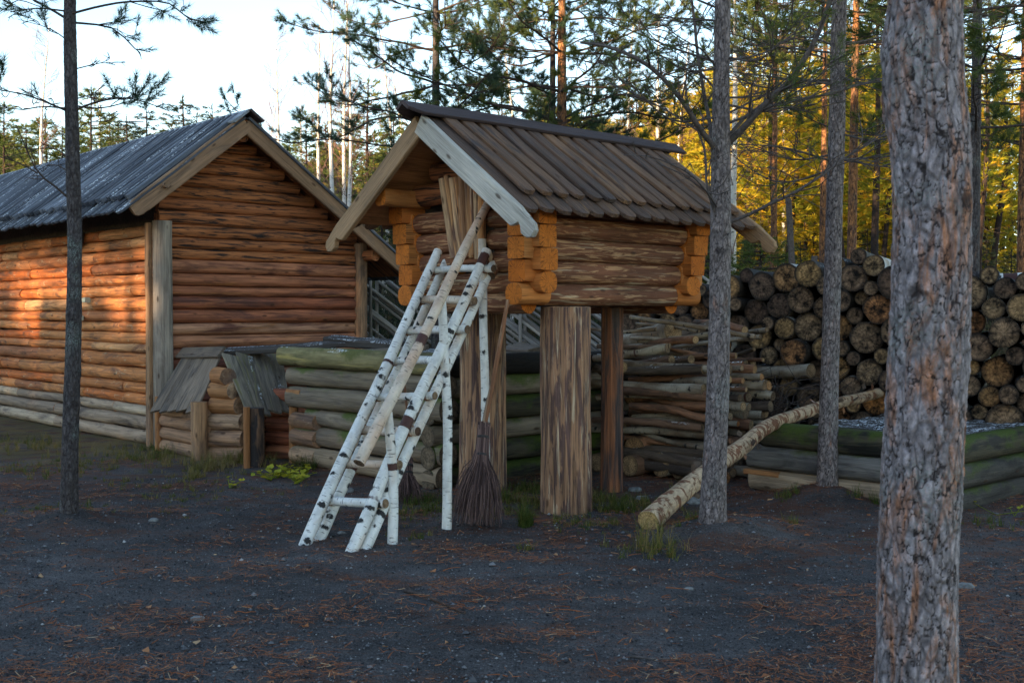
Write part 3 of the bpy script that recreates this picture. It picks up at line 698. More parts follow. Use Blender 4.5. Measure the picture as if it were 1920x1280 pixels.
mb.add(v, np.array([[0, 3, 2, 1], [4, 5, 6, 7], [0, 1, 5, 4], [1, 2, 6, 5], [2, 3, 7, 6], [3, 0, 4, 7]]), None, .2, 0, False)
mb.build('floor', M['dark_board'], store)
# door of upright split poles
mb = MB(); zd0, zd1 = ZB + .38, ZB + 1.02
npole = 9
for k in range(npole):
    u0 = (k + .5) / npole; at = .30 + .555 * u0; ab_ = .374 + .37 * u0
    q = -.145 - flare(ZB + .5) * .6
    tube(mb, [SC(q + rng.uniform(-.008, .008), ab_, zd0 + rng.uniform(-.02, .02)), SC(q - .05, at, zd1 + rng.uniform(-.02, .02))], rng.uniform(.027, .034), 10, 14, .12, (4, 1.5), mi=0, cap_mi=1)
mb.build('door', [M['door'], M['fresh']], store)
mb = MB(); slab(mb, [SC(-.075, .36, zd0), SC(-.075, .78, zd0), SC(-.115, .84, zd1), SC(-.115, .31, zd1)], .02)
mb.build('door_backing', M['dark_board'], store)
mb = MB(); plank(mb, SC(-.12, .34, ZB + .36), SC(-.12, .80, ZB + .36), ZV, .07, .10, n=4); mb.build('door_sill', M['post_red'], store)
# roof
Q0, Q1 = -.53, 2.30; AE = -.60
mb = MB()
for sg in (-1, 1):
    ae = AC + sg * 1.03
    qd = [SC(Q0, AC, ZRID), SC(Q0, ae, srz(ae)), SC(Q1, ae, srz(ae)), SC(Q1, AC, ZRID)]
    slab(mb, qd if sg > 0 else qd[::-1], .025, lp_axis=RV)
mb.build('roof_deck', M['roof_under'], store)
for sg in (-1, 1):
    mb = MB(); mb2 = MB()
    nn = nrm(LV * sg * SL + ZV); ds = .178
    for k, q in enumerate(np.arange(Q0 + .09, Q1 + .02, ds)):
        ea = AC + sg * (1.10 + rng.uniform(-.014, .014)); eb = AC + sg * (.965 + rng.uniform(-.014, .014))
        plank(mb, SC(q, AC, srz(AC)) + nn * .032, SC(q, ea, srz(ea)) + nn * .032, RV, .168, .03, n=8, wsc=[(0, 1), (.93, 1), (.955, .94), (.98, .78), (1, .42)], jit=.006, rnd=rng.random() * .55)
        if q + ds / 2 < Q1: plank(mb2, SC(q + ds / 2, AC, srz(AC)) + nn * .066, SC(q + ds / 2, eb, srz(eb)) + nn * (.066 + .012), RV, .122, .032, n=8, wsc=[(0, 1), (.945, 1), (.96, .92), (.985, .86), (1, .5)], jit=.008)
    mb.build('lower_roof_board', M['roof_store'], store); mb2.build('upper_roof_board', M['roof_store'], store)
mb = MB()
RA, RB = -.74, 2.54
for sg in (-1, 1):
    wv = nrm(LV * sg - ZV * SL)
    c0 = SC(RA - (.0), AC, ZRID + .118) + wv * .075; c1 = SC(RB, AC, ZRID + .118) + wv * .075
    plank(mb, c0, c1, wv, .165, .028, n=10, wsc=[(0, .55, -.03 ), (.035, 1, 0), (1, 1, 0)])
mb.build('ridge_cap', M['ridge'], store)
for q, tip in ((Q0 - .035, 'f'), (Q1 + .03, 'b')):
    for sg in (-1, 1):
        te = AC + sg * 1.275
        a = SC(q, AC, ZRID - .035); b = SC(q, te, srz(te) - .035)
        if sg > 0: b = b + (a - b) * 0
        mb = MB(); sh = .02 
        plank(mb, a, b, ZV, .165, .048, n=8, wsc=[(0, 1.0), (.855, 1, 0), (.875, .80, .012), (.89, .52, .03), (.915, .62, .02), (.935, .80, 0), (.975, .74, 0), (1, .34, 0)], jit=.003)
        mb.build('bargeboard', M['barge_skylit' if (sg < 0 and tip == 'f') else 'barge_tan'], store)
mb = MB()   # ridge beam and eave beams whose ends show under the front overhang
tube(mb, [SC(Q0 + .06, AC, ZRID - .13), SC(Q1 - .05, AC, ZRID - .13)], .07, 18, 12, .04, cap_mi=1)
mb.build('ridge_beam', [M['barge_brown'], M['fresh_end']], store)
for a in (LA - .03, .06):
    mb = MB(); zc = srz(a) - .105
    tube(mb, [SC(Q0 + .03, a, zc), SC(.12, a, zc)], .072, 20, 12, .03, up=ZV, sq=3.4, cap_mi=1); mb.build('eave_beam', [M['fresh'], M['fresh_end']], store)
# trunk posts
def post(pxc, pyb, width_px, mt, d=None, name='post', top=ZB + .0):
    b = G(pxc, pyb); r = width_px / 2 / FPX * b[1]; mb = MB()
    def dsp(lp, rr):
        th = np.arctan2(lp[..., 1] - lp[0, :, 1].mean(), lp[..., 2] - lp[0, :, 2].mean())
        n = fbm(np.stack([lp[..., 0] * .9, np.cos(th) * 5 + 9, np.sin(th) * 5 + 4], -1), 9, 3)
        return (n - .5) * rr[:, None] * .22, n
    tube(mb, [b - ZV * .1, b * [1, 1, 0] + ZV * (top - .015)], [r * 1.07, r * 1.02, r], 64, 50, 0, up=RV, cap_mi=0, disp=dsp)
    return mb.build('post', M[mt], store), b, r
p1 = post(1061, 958, 92, 'post'); p2 = post(905, 922, 84, 'post'); p3 = post(1147, 918, 40, 'post_red')

# ------------------------------------------------------------------ birch ladder
def solve_z(P, Q, py):
    """point on the line P-Q that is seen at photo row py"""
    for t in np.linspace(0, 1, 4001):
        q = P + (Q - P) * t; r = q - CAM; yy = 640 - FPX * (r.dot(_u)) / (r.dot(_f))
        if yy <= py: return q
    return Q
ladder = thing('birch_ladder', 'rough ladder of doubled white birch poles leaning on the storehouse front', 'ladder', G(625, 1025))
LF = (G(569, 1020), W(822, 470, 9.02)); LB = (G(597, 1012), W(836, 492, 9.22)); RF = (G(655, 1034), W(912, 470, 8.62)); RB2 = (G(681, 1030), W(932, 478, 8.82))
LB = (LF[0] + (G(597, 1012) - LF[0]) * 1.0, LB[1])
for (A, B), r in ((LF, (.043, .040, .036)), (LB, (.038, .036, .033)), (RF, (.043, .040, .036)), (RB2, (.038, .036, .033))):
    mb = MB(); tube(mb, [A - ZV * .03, A + (B - A) * .35 + RV * rng.uniform(-.012, .012), A + (B - A) * .7 - RV * rng.uniform(-.012, .012), B], r, 22, 70, .06, (3, 1.2), wobble=.008)
    mb.build('rail', [M['birch'], M['birch_end']], ladder)
for (yl, yr, ext) in ((938, 943, .07), (868, 871, .04), (805, 808, .07), (744, 742, .08), (677, 677, .05), (620, 618, .11), (562, 564, .05), (507, 504, .10)):
    a = (solve_z(*LF, yl) + solve_z(*LB, yl)) / 2; b = (solve_z(*RF, yr) + solve_z(*RB2, yr)) / 2
    t = nrm(b - a); mb = MB(); r = rng.uniform(.028, .033)
    tube(mb, [a - t * .03, (a + b) / 2 + ZV * rng.uniform(-.01, .01), b + t * ext], [r * 1.0, r, r * 1.04], 18, 26, .07, (4, 1.2))
    ro = mb.build('rung', [M['birch_tan' if rng.random() < .45 else 'birch'], M['birch_end']], ladder)
    for c in (a, b):
        mb = MB()
        for k in range(3):
            ph = np.linspace(0, 2 * math.pi, 14); cc = c + t * (k - 1) * .012
            X1 = nrm(np.cross(t, ZV)); pts = cc + X1 * np.cos(ph)[:, None] * (r + .005) + np.cross(t, X1) * np.sin(ph)[:, None] * (r + .005)
            tube(mb, pts, .0035, 5, 14, caps=(False, False))
        mb.build('binding', M['handle'], ro)
# handrail on three posts
hA = W(673, 868, 7.335); hB = W(922, 368, 8.72)
rail = thing('birch_handrail', 'long peeled birch handrail held on upright posts beside the ladder', 'handrail', G(735, 1020))
mb = MB(); tube(mb, [hA, hA + (hB - hA) * .4 + RV * .012, hA + (hB - hA) * .75 - RV * .01, hB], [.040, .038, .036, .031], 22, 80, .06, (3, 1.2)); mb.build('rail', [M['birch_tan'], M['birch_end']], rail)
for bpx, bpy_, r, tp, ytop in ((735, 1020, .034, (727, 772), 772), (838, 992, .034, (828, 566), 566)):
    b = G(bpx, bpy_); h = solve_z(hA, hB, ytop); tpz = W(tp[0], tp[1], h[1] + .03)
    mb = MB(); tube(mb, [b - ZV * .05, b + (tpz - b) * .4 + RV * .02, b + (tpz - b) * .75 + RV * .01, tpz], [r * 1.05, r, r * .95], 20, 50, .08, (4, 1.3), wobble=.012); mb.build('post', [M['birch'], M['birch_end']], rail)
b = W(911, 955, 8.72); b[2] = 0; mb = MB(); tube(mb, [b, W(909, 800, 8.70), W(905, 448, 8.66)], [.037, .034, .031], 20, 50, .06, (4, 1.3), wobble=.01); mb.build('post', [M['birch'], M['birch_end']], rail)
# forked stub on the front wall
mb = MB(); q = W(922, 520, 8.72)
tube(mb, [W(935, 478, 8.80), W(930, 500, 8.76), W(921, 517, 8.66)], [.028, .032, .034], 14, 12, .1); tube(mb, [W(916, 470, 8.72), W(922, 488, 8.76), W(931, 500, 8.76)], [.02, .024, .026], 12, 10, .1)
tag(mb.build('forked_stub', [M['birch_rough'], M['birch_end']], None, tuple(q)), 'short forked birch stub behind the top of the ladder by the door', 'wood stub')

# ------------------------------------------------------------------ brooms
def broom(label, base_c, neck, top, spread, nb, seed, hw=.014, tilt=.0):
    r = np.random.default_rng(seed); o = thing('twig_broom', label, 'broom', base_c)
    mb = MB(); tube(mb, [neck - nrm(top - neck) * .15, neck + (top - neck) * .5 + RV * .015, top], [hw * 1.3, hw * 1.1, hw * .8], 12, 30, .12, (5, 1.2), wobble=.01); mb.build('handle', [M['handle'], M['birch_end']], o)
    mb = MB(); ax = nrm(neck - base_c); X1 = nrm(np.cross(ax, [0, 1, 0])); Y1 = np.cross(ax, X1); L = np.linalg.norm(neck - base_c)
    for k in range(nb):
        a = r.uniform(0, 2 * math.pi); q = math.sqrt(r.random()); s0 = .045 * q
        st = neck + X1 * math.cos(a) * s0 + Y1 * math.sin(a) * s0 + ax * r.uniform(-.02, .05)
        e = base_c + (X1 * math.cos(a) * spread + Y1 * math.sin(a) * spread * .7) * q + ax * (r.random() ** 2 * L * .35 + .008)
        m = st + (e - st) * .42; pull = (neck + (base_c - neck) * .33); m = pull + (m - pull) * .55
        tube(mb, [st, m, st + (e - st) * .72 + r.normal(0, .008, 3), e], [.0042, .0036, .0026, .0014], 4, 7, caps=(False, False), rnd=r.random())
        if k % 2 == 0:
            b0 = st + (e - st) * r.uniform(.5, .75); tube(mb, [b0, b0 + (e - b0) * .8 + r.normal(0, .03, 3)], [.002, .001], 3, 3, caps=(False, False))
    bo = mb.build('bristle', M['bristle'], o)
    mb = MB()
    for f, rr in ((.10, .045), (.28, .042)):
        c = neck + (base_c - neck) * f; ph = np.linspace(0, 2 * math.pi, 20)
        for k in range(3): tube(mb, c + ax * k * .006 + X1 * np.cos(ph)[:, None] * rr + Y1 * np.sin(ph)[:, None] * rr, .0035, 5, 20, caps=(False, False))
    mb.build('binding', M['wire'], o)
    return o
broom('large twig broom with brown handle leaning against the storehouse corner', G(893, 990) * [1, 1, 0] + ZV * .012, W(907, 803, 8.30), W(951, 562, 8.40), .185, 380, 3, .017)
broom('small twig broom half hidden behind the ladder legs', G(766, 944) * [1, 1, 0] + ZV * .012, W(764, 868, 9.28), W(757, 700, 9.52), .11, 170, 4, .012)

# ------------------------------------------------------------------ log cribs
B0 = G(832, 916); B0[2] = 0
def BC(r, l, z): return B0 + RV * r + LV * l + ZV * z
crib = thing('log_crib', 'long box of weathered horizontal logs between kennels and storehouse posts', 'log crib', B0)
lens = [2.35, 2.35, 2.15, 2.45, 2.50, 2.62]; rr_ = [.105, .105, .10, .10, .10, .10]; z = .0
for k in range(6):
    r = [.10, .105, .095, .11, .098, .105][k]; z += r * .985; mb = MB(); o = rng.uniform(-.025, .025)
    mt = ['crib_tan', 'crib', 'crib', 'crib', 'crib', 'crib_green'][k]
    e1 = [.02, .05, -.12, .10, .06, .03][k]
    tube(mb, [BC(o, -e1, z), BC(o + .01, lens[k] * .5, z + rng.uniform(-.008, .008)), BC(o, lens[k], z + rng.uniform(-.012, .012))], r * .97, 20, 60, .12, (3, 1.3), up=ZV, sq=2.6)
    mb.build('log', [M[mt], M['crib_end']], crib)
    mb = MB(); mt = ['crib_mossy', 'crib_mossy', 'crib', 'crib_mossy', 'crib', 'pile_bark'][k]  # darker logs: moss, plus the shade of this wall put into the colour
    tube(mb, [BC(-.10, .10, z - .03), BC(1.0, .08 + o, z - .02), BC(2.3, .10, z - .03)], r * .97, 20, 60, .10, (3, 1.3), up=ZV, sq=2.6)
    mb.build('log', [M[mt], M['crib_end']], crib); z += r * .985
mb = MB(); v = np.array([BC(a, b, zq) for zq in (0, z - .06) for a, b in ((.05, .12), (2.2, .12), (2.2, 2.5), (.05, 2.3))])
mb.add(v, np.array([[0, 3, 2, 1], [4, 5, 6, 7], [0, 1, 5, 4], [1, 2, 6, 5], [2, 3, 7, 6], [3, 0, 4, 7]]), None, .2, 0, False); mb.build('inner_lining', M['soil'], crib)
zt = z
for (pa, pb, w_, th, mt, lab) in (
    (W(420, 659, 12.55), W(690, 640, 12.3), .26, .06, 'dark_board', 'dark frosted plank lying along the kennel ridge towards the crib'),
    (W(620, 636, 12.6), W(760, 648, 11.6), .20, .09, 'dark_board', 'thick blackened slab lying behind the crib beside the cabin post'),
    (W(650, 661, 11.6), W(800, 652, 11.3), .12, .05, 'grey_board', 'thin grey pole-like board lying on the crib behind the ladder'),
    (W(955, 652, 11.6), W(1012, 655, 11.2), .3, .06, 'grey_board', 'short grey board end showing between the storehouse posts'),
    (W(940, 664, 11.2), W(1030, 664, 10.9), .14, .02, 'grey_board_frost', 'frosted thin board lying under the short grey board')):
    mb = MB(); plank(mb, pa, pb, [.1, 1, .12], w_, th, n=10, jit=.008, sag=.01); tag(mb.build('loose_board', M[mt], None, tuple((pa + pb) / 2)), lab, 'board')

D0 = G(1790, 966); D0[2] = 0
def DC(r, l, z): return D0 + RV * r + LV * l + ZV * z
crib2 = thing('mossy_log_crib', 'low mossy log planting box behind the pines at right', 'log crib', D0)
z = 0
for k in range(3):
    r = [.095, .105, .105][k]; z += r * .98; Lk = [1.84, 1.86, 1.72][k]; mt = ['crib_tan', 'crib_grey', 'crib_mossy'][k]
    mb = MB(); tube(mb, [DC(0, -.02, z), DC(.01, Lk / 2, z), DC(0, Lk, z)], r, 20, 36, .05, (2, 1.3), up=ZV, sq=3); mb.build('log', [M[mt], M['crib_end']], crib2)
    mb = MB(); tube(mb, [DC(-.06, .10, z - .02), DC(1.5, .10, z - .02), DC(3.4, .10, z - .02)], r, 20, 40, .05, (2, 1.3), up=ZV, sq=3); mb.build('log', [M['crib_mossy' if k == 2 else 'crib_wet'], M['crib_end']], crib2); z += r * .98
mb = MB(); n = 24; gx, gy = np.meshgrid(np.linspace(.06, 3.2, n * 2), np.linspace(.12, 1.6, n)); zz_ = z - .05 + (fbm(np.stack([gx * 5, gy * 5, gx * 0], -1), 4) - .5) * .09
vv = D0 + RV * gx[..., None] + LV * gy[..., None] + ZV * zz_[..., None]; i = np.arange(n - 1)[:, None] * 2 * n; j = np.arange(2 * n - 1)[None]
mb.add(vv.reshape(-1, 3), np.stack([i + j, i + j + 1, i + 2 * n + j + 1, i + 2 * n + j], -1).reshape(-1, 4)); mb.build('soil', M['soil'], crib2)
q = DC(-.06, 1.70, .155); mb = MB(); plank(mb, q - LV * .17, q + LV * .19, ZV, .05, .07, n=3); mb.build('spacer_block', M['kennel_orange'], crib2)
q = BC(-.09, 2.28, .735); mb = MB(); plank(mb, q - LV * .1, q + LV * .16, ZV, .07, .06, n=3); mb.build('spacer_block', M['kennel_orange'], crib)

# ------------------------------------------------------------------ two small kennels
def at(px, py, d): return W(px, py, d)
kl = thing('log_kennel', 'left small log kennel with a grey lean-to board roof', 'kennel', G(335, 855))
pA = G(297, 846); pB = G(374, 863); ax = nrm(pB - pA)
mb = MB()
for k, z in enumerate((.07, .21, .35, .47)):
    tube(mb, [pA + ZV * z - RV * -.07, pB + ZV * z + RV * .07], .077, 14, 14, .09, (4, 1.4), cap_mi=0, rnd=rng.random())
mb.build('wall', M['kennel_log'], kl)
for p, wd, mt in ((pA, .035, 'kennel_orange'), (pB, .08, 'brown_post')):
    mb = MB(); tube(mb, [p - ZV * .05, p + ZV * .62], wd, 14, 12, .05, sq=3, up=RV, cap_mi=0); mb.build('post', M[mt], kl)
rt0, rt1 = at(347, 668, 12.9), at(414, 668, 12.25); rb0, rb1 = at(286, 768, 12.35), at(366, 776, 11.75)
def board_roof(parent, t0, t1, b0, b1, n, mt, name='roof', th=.024, up_n=None):
    mb = MB(); wv = nrm(b1 - b0); wt = np.linalg.norm(t1 - t0) / n; wb = np.linalg.norm(b1 - b0) / n
    nn = nrm(np.cross(b0 - t0, t1 - t0)); nn = nn if nn[2] > 0 else -nn
    for k in range(n):
        f = (k + .5) / n; a = t0 + (t1 - t0) * f; b = b0 + (b1 - b0) * f; b = b + (b - a) * rng.uniform(-.03, .03)
        plank(mb, a + nn * rng.uniform(0, .014), b + nn * rng.uniform(0, .014), wv, wb * 1.0, th, n=10, jit=.006, wsc=[(0, wt / wb), (1, 1)], sag=rng.uniform(-.01, .012), rnd=rng.random())
    return mb.build(name, M[mt], parent)
board_roof(kl, rt0, rt1, rb0, rb1, 5, 'grey_board')
mb = MB(); plank(mb, at(337, 662, 12.95), at(416, 661, 12.2), nrm(rt0 - rb0), .15, .03, n=8, jit=.01); mb.build('ridge_board', M['grey_board'], kl)
kr = thing('log_kennel', 'right small log kennel with frosted plank roof and dark doorway', 'kennel', G(470, 872))
q0 = G(398, 862); q1 = G(462, 868)
mb = MB()
for k, z in enumerate((.07, .24, .42, .59, .75, .9)):
    l0, l1 = [(397, 461), (396, 460), (397, 458), (402, 450), (402, 439), (407, 428)][k]; d0 = 11.85 + (l0 - 397) * .001
    yy = 588 + (HC - z) / 11.8 * FPX
    tube(mb, [W(l0, yy, 11.95), W(l1, yy + 2, 11.72)], .092, 16, 14, .09, (4, 1.4), mi=1 if k >= 3 else 0, cap_mi=0, rnd=rng.random())
mb.build('wall', [M['kennel_log'], M['kennel_orange']], kr)
mb = MB(); e1 = G(556, 868)
for k, z in enumerate((.07, .22, .37, .52, .67)):
    tube(mb, [q1 + RV * .42 - LV * .0 + ZV * z + LV * .25, e1 + RV * .32 + ZV * z], .08, 14, 10, .08, mi=0, cap_mi=0, rnd=rng.random())
mb.build('back_wall', [M['cabin_gable']], kr)
mb = MB()
for zq in (.1, .28, .45): tube(mb, [e1 + LV * .02 + ZV * zq, e1 - LV * .42 + ZV * zq + RV * .0], .085, 14, 10, .08, mi=0, cap_mi=0, rnd=rng.random())
mb.build('side_wall', [M['kennel_log']], kr)
for p, wd, mt, h in ((G(478, 876), .09, 'dark_post', .60), (G(463, 879), .03, 'kennel_orange', .62), (G(551, 866), .045, 'kennel_orange', .58)):
    mb = MB(); tube(mb, [p - ZV * .05, p + ZV * h], wd, 16, 14, .08, sq=3, up=RV, cap_mi=0); mb.build('post', M[mt], kr)
board_roof(kr, at(420, 668, 12.05), at(522, 664, 12.9), at(466, 783, 11.30), at(541, 768, 11.85), 4, 'grey_board_frost')
mb = MB(); v = np.vstack([q0 + RV * .2, q1 + RV * .2, e1 + RV * .45, q0 + RV * 1.1]); v = np.vstack([v * [1, 1, 0], v * [1, 1, 0] + ZV * .45])
mb.add(v, np.array([[0, 1, 5, 4], [2, 3, 7, 6], [3, 0, 4, 7]]), None, .2, 0, False); mb.build('inner_lining', M['cabin_top'], kr)
# ------------------------------------------------------------------ big log stack, every log a thing
S0v = W(1150, 800, 13.95); S0v[2] = 0
SD = -LV; WID = 5.8
def top_limit(t): return np.interp(t, [0, .6, 1.13, 1.7, 2.1, 3.2, 3.8, 4.4, 5.8], [1.75, 1.75, 1.78, 1.95, 2.02, 2.14, 2.06, 1.92, 1.9])
pk = np.random.default_rng(5); circ = []
rad_seq = [float(np.clip(pk.choice([.08, .11, .135, .155, .18], p=[.24, .30, .27, .15, .04]) * pk.uniform(.9, 1.1), .065, .19)) for _ in range(500)]
fails = 0
for r in rad_seq:
    cand = [(x, r) for x in pk.uniform(r, WID - r, 14)]
    n = len(circ)
    for a in range(n):
        for b_ in range(a + 1, n):
            (x1, y1, r1), (x2, y2, r2) = circ[a], circ[b_]
            d = math.hypot(x2 - x1, y2 - y1); R1, R2 = r1 + r + .001, r2 + r + .001
            if d > R1 + R2 or d < 1e-6 or d < abs(R1 - R2): continue
            aa = (R1 * R1 - R2 * R2 + d * d) / (2 * d); h = math.sqrt(max(0, R1 * R1 - aa * aa))
            mx, my = x1 + aa * (x2 - x1) / d, y1 + aa * (y2 - y1) / d
            for sgn in (1, -1): cand.append((mx + sgn * h * (y2 - y1) / d, my - sgn * h * (x2 - x1) / d))
    if n:
        ca = np.array(circ); best = None
        for x, y in cand:
            if x < r or x > WID - r or y < r - 1e-6: continue
            if np.any(np.hypot(ca[:, 0] - x, ca[:, 1] - y) < ca[:, 2] + r - .0015): continue
            if y + r > top_limit(x) + .08: continue
            if best is None or y < best[1]: best = (x, y)
    else: best = (r, r)
    if best is None:
        fails += 1
        if fails > 25: break
        continue
    circ.append((best[0], best[1], r))
info = []
for x, y, r in circ:
    c = S0v + SD * x + ZV * y; info.append((PX(c - RV * .1), x, y, r))
order = sorted(range(len(circ)), key=lambda k: circ[k][1]); rows = {}
for k in order: rows.setdefault(int(min(circ[k][1] // .25, 7)), []).append(k)
rowname = ['bottom', 'second', 'third', 'fourth', 'fifth', 'sixth', 'seventh', 'top']
nrows = max(rows)
for rw, ks in rows.items():
    ks.sort(key=lambda k: info[k][0])
    for j, k in enumerate(ks):
        x, y, r = circ[k]
        yaw = pk.normal(0, .035); ax = nrm(np.array([.44, .90, 0]) + SD * yaw); off = pk.uniform(-.16, .14); ln = pk.uniform(1.9, 2.3)
        c = S0v + SD * x * 1.05 + ZV * y; a = c + ax * off; bb = c + ax * (off + ln)
        birch = pk.random() < (.2 if y > 1.5 else .12); rn = pk.random()
        mb = MB(); tube(mb, [a, a + ax * ln * .5, bb], [r, r * .985, r * .95], 28, 9, .16, (2.5, 1.3), mi=0, cap_mi=1, rnd=rn)
        look = 'dark' if rn < .25 else 'grey' if rn < .45 else 'brown' if rn < .8 else 'tan' if rn < .93 else 'orange'
        size = 'thin' if r < .095 else 'thick' if r > .15 else 'medium'
        rn_ = 'top' if rw == nrows else rowname[rw]
        o = mb.build('stacked_log', [M['pile_birch' if birch else 'pile_bark'], M['pile_end']], None, tuple(a))
        tag(o, f"{size} {look}-ended log, {ordinal(j)} from left in {rn_} row of log stack", 'log', 'cut logs in the big stack')
# two frost-topped birch logs thrown on top, pointing at the viewer
for (px, py, d, r, lab) in ((1594, 512, 12.3, .13, 'frosted white birch log lying on top of the stack between two pines'), (1842, 545, 11.0, .17, 'thick frosted birch log lying along the top of stack at the far right')):
    a = W(px, py, d); mb = MB(); v = nrm(RV + SD * .25) if px < 1700 else nrm(RV * .4 + SD * .9)
    tube(mb, [a, a + v * 1.5 + ZV * .03], [r, r * .9], 22, 14, .04); tag(mb.build('frosted_log', [M['birch'], M['pile_end']], None, tuple(a)), lab, 'log')

# ------------------------------------------------------------------ heap of sticks and thin poles
E0 = G(1335, 905); E0[2] = 0
sk = np.random.default_rng(9); sticks = []
for row in range(12):
    z = .06 + row * .088
    for dep in range(4):
        for rep in range(1 if dep else 2):
            r = sk.uniform(.026, .055) if row > 1 else sk.uniform(.035, .07)
            e = E0 + RV * (dep * .22 + sk.uniform(-.06, .08) + row * .012 + rep * .10) + LV * sk.uniform(-.12, .45 if rep else .16) + ZV * (z + sk.uniform(-.02, .02))
            ln = sk.uniform(.75, 1.35); v = nrm(LV + RV * sk.normal(0, .13) + ZV * sk.normal(.0, .05))
            sticks.append((e, e + v * ln, r, sk.random() < .62, 'split' if sk.random() < .12 else 'round', 'heap'))
for k in range(40):      # messy upper part, branches at odd angles
    e = W(sk.uniform(1195, 1440), sk.uniform(618, 735), sk.uniform(10.6, 11.9)); e[2] = min(e[2], 1.46)
    v = nrm(LV + RV * sk.normal(.0, .35) + ZV * sk.normal(-.05, .10)); r = sk.uniform(.018, .048); ln = sk.uniform(.6, 1.5)
    sticks.append((e, e + v * ln, r, sk.random() < .35, 'round', 'branch'))
for (px, py, d, r, px2, py2, d2, bi) in ((1262, 622, 11.3, .115, 1170, 640, 12.1, True), (1335, 610, 11.9, .07, 1200, 655, 12.3, False), (1520, 696, 11.6, .075, 1425, 700, 12.2, True), (1440, 722, 11.2, .05, 1330, 735, 11.7, True), (1168, 690, 10.7, .05, 1108, 690, 11.3, True), (1380, 668, 11.0, .03, 1230, 678, 11.5, False), (1436, 776, 10.9, .045, 1340, 752, 11.3, True)):
    sticks.append((W(px, py, d), W(px2, py2, d2), r, bi, 'round', 'branch'))
for (px, py, r, d) in ((1190, 842, .13, 10.9), (1238, 872, .12, 10.6), (1178, 880, .10, 10.7), (1222, 810, .085, 10.9), (1165, 800, .07, 11.2), (1255, 845, .10, 10.75), (1130, 760, .08, 11.5), (1180, 742, .085, 11.2), (1118, 885, .09, 11.0), (1130, 825, .09, 11.3), (1270, 882, .09, 10.5)):
    a = W(px, py, d); a[2] = max(a[2], r); v = nrm(RV + LV * sk.normal(0, .1)); sticks.append((a, a + v * 1.1, r, sk.random() < .35, 'end', 'end'))
names = {'heap': ('firewood_pole', 'pole', 'poles in the low stick heap'), 'branch': ('loose_branch', 'branch', 'loose branches thrown on the stick heap'), 'end': ('short_log', 'log', 'short logs showing round ends under the heap')}
for kind in names:
    ss_ = [s for s in sticks if s[5] == kind]; ss_.sort(key=lambda s: (-round(float(s[0][2]) / .18), PX(s[0])))
    band = {}
    for s in ss_: band.setdefault(int(round(float(s[0][2]) / .18)), []).append(s)
    for bk, lst in band.items():
        for j, (a, b, r, bi, sh, _) in enumerate(lst):
            mb = MB(); rn = sk.random(); m1 = (a + b) / 2 + ZV * sk.uniform(-.03, .03) + RV * sk.uniform(-.03, .03)
            tube(mb, [a, a + (m1 - a) * .5, m1, b], [r * 1.0, r * .97, r * .92, r * .8], 14, 22, .12, (5, 1.4), rnd=rn, wobble=.015)
            o = mb.build(names[kind][0], [M['stick_birch' if bi else 'stick_bark'], M['stick_end']], None, tuple(a))
            hh = sorted(band, reverse=False).index(bk)
            tag(o, f"{'birch' if bi else 'brown'} {dict(heap='pole', branch='loose branch', end='round-ended log')[kind]}, {ordinal(j)} from left in {ordinal(hh)} layer up of stick heap", names[kind][1], names[kind][2])
# leaning birch trunk over the crib corner
mb = MB(); a = G(1214, 998) + ZV * .075
pts = [a, W(1300, 905, 8.55), W(1380, 845, 9.05), W(1445, 798, 9.6), W(1530, 768, 10.3), W(1650, 736, 11.2)]
tube(mb, pts, [.082, .073, .068, .060, .055, .048], 28, 90, .09, (5, 1.4), wobble=.015)
fl = mb.build('fallen_birch_trunk', [M['birch_rough'], M['yellow_end']], None, tuple(a)); tag(fl, 'fallen peeling birch trunk leaning over the corner of the mossy crib', 'tree trunk')
mb = MB()
for k in range(34):
    t = rng.random(); c = pts[0] + 0; q = smooth_path(pts, 60)[int(t * 59)]; an = rng.uniform(0, 6.28); n1 = nrm(np.cross(nrm(pts[-1] - pts[0]), [math.cos(an), math.sin(an), math.sin(an * 2)]))
    b = q + n1 * .075; d1 = nrm(n1 + rng.normal(0, .5, 3)); plank(mb, b, b + d1 * rng.uniform(.03, .07), rng.normal(0, 1, 3), rng.uniform(.02, .05), .003, n=3)
mb.build('bark_flake', M['stick_bark'], fl)['kind'] = 'stuff'
for q, lab in ((W(1412, 770, 11.4), 'tangle of dry brush hanging between heap and log stack'),):
    mb = MB()
    for k in range(90):
        a = q + np.array([rng.uniform(-.45, .55), rng.uniform(-.3, .3), rng.uniform(-.25, .35)]); v = nrm(np.array([rng.normal(.4, .6), rng.normal(0, .4), rng.normal(-.1, .4)])) * rng.uniform(.3, .9)
        tube(mb, [a, a + v * .5 + rng.normal(0, .06, 3), a + v], [.006, .004, .002], 4, 6, caps=(False, False))
    tag(mb.build('dry_brush', M['twig'], None, tuple(q)), lab, 'brush')
# grey stakes that hold the stack
for (px, pt, pb, d, lean) in ((1372, 492, 640, 13.4, -10), (1504, 372, 560, 14.8, -26), (1521, 480, 560, 14.5, 6)):
    a = W(px - lean * .0, pb, d); a = np.array([a[0], a[1], 0]); b = W(px + lean, pt, d); mb = MB(); tube(mb, [a, b], [.05, .04], 12, 20, .08, cap_mi=0)
    tag(mb.build('wooden_stake', M['twig_dead'], None, tuple(a)), {1372: 'grey split stake sticking up behind the log stack beside the small spruce', 1504: 'tall leaning dead grey stake behind the log stack', 1521: 'short grey stake beside the tall leaning one behind the stack'}[px], 'stake')

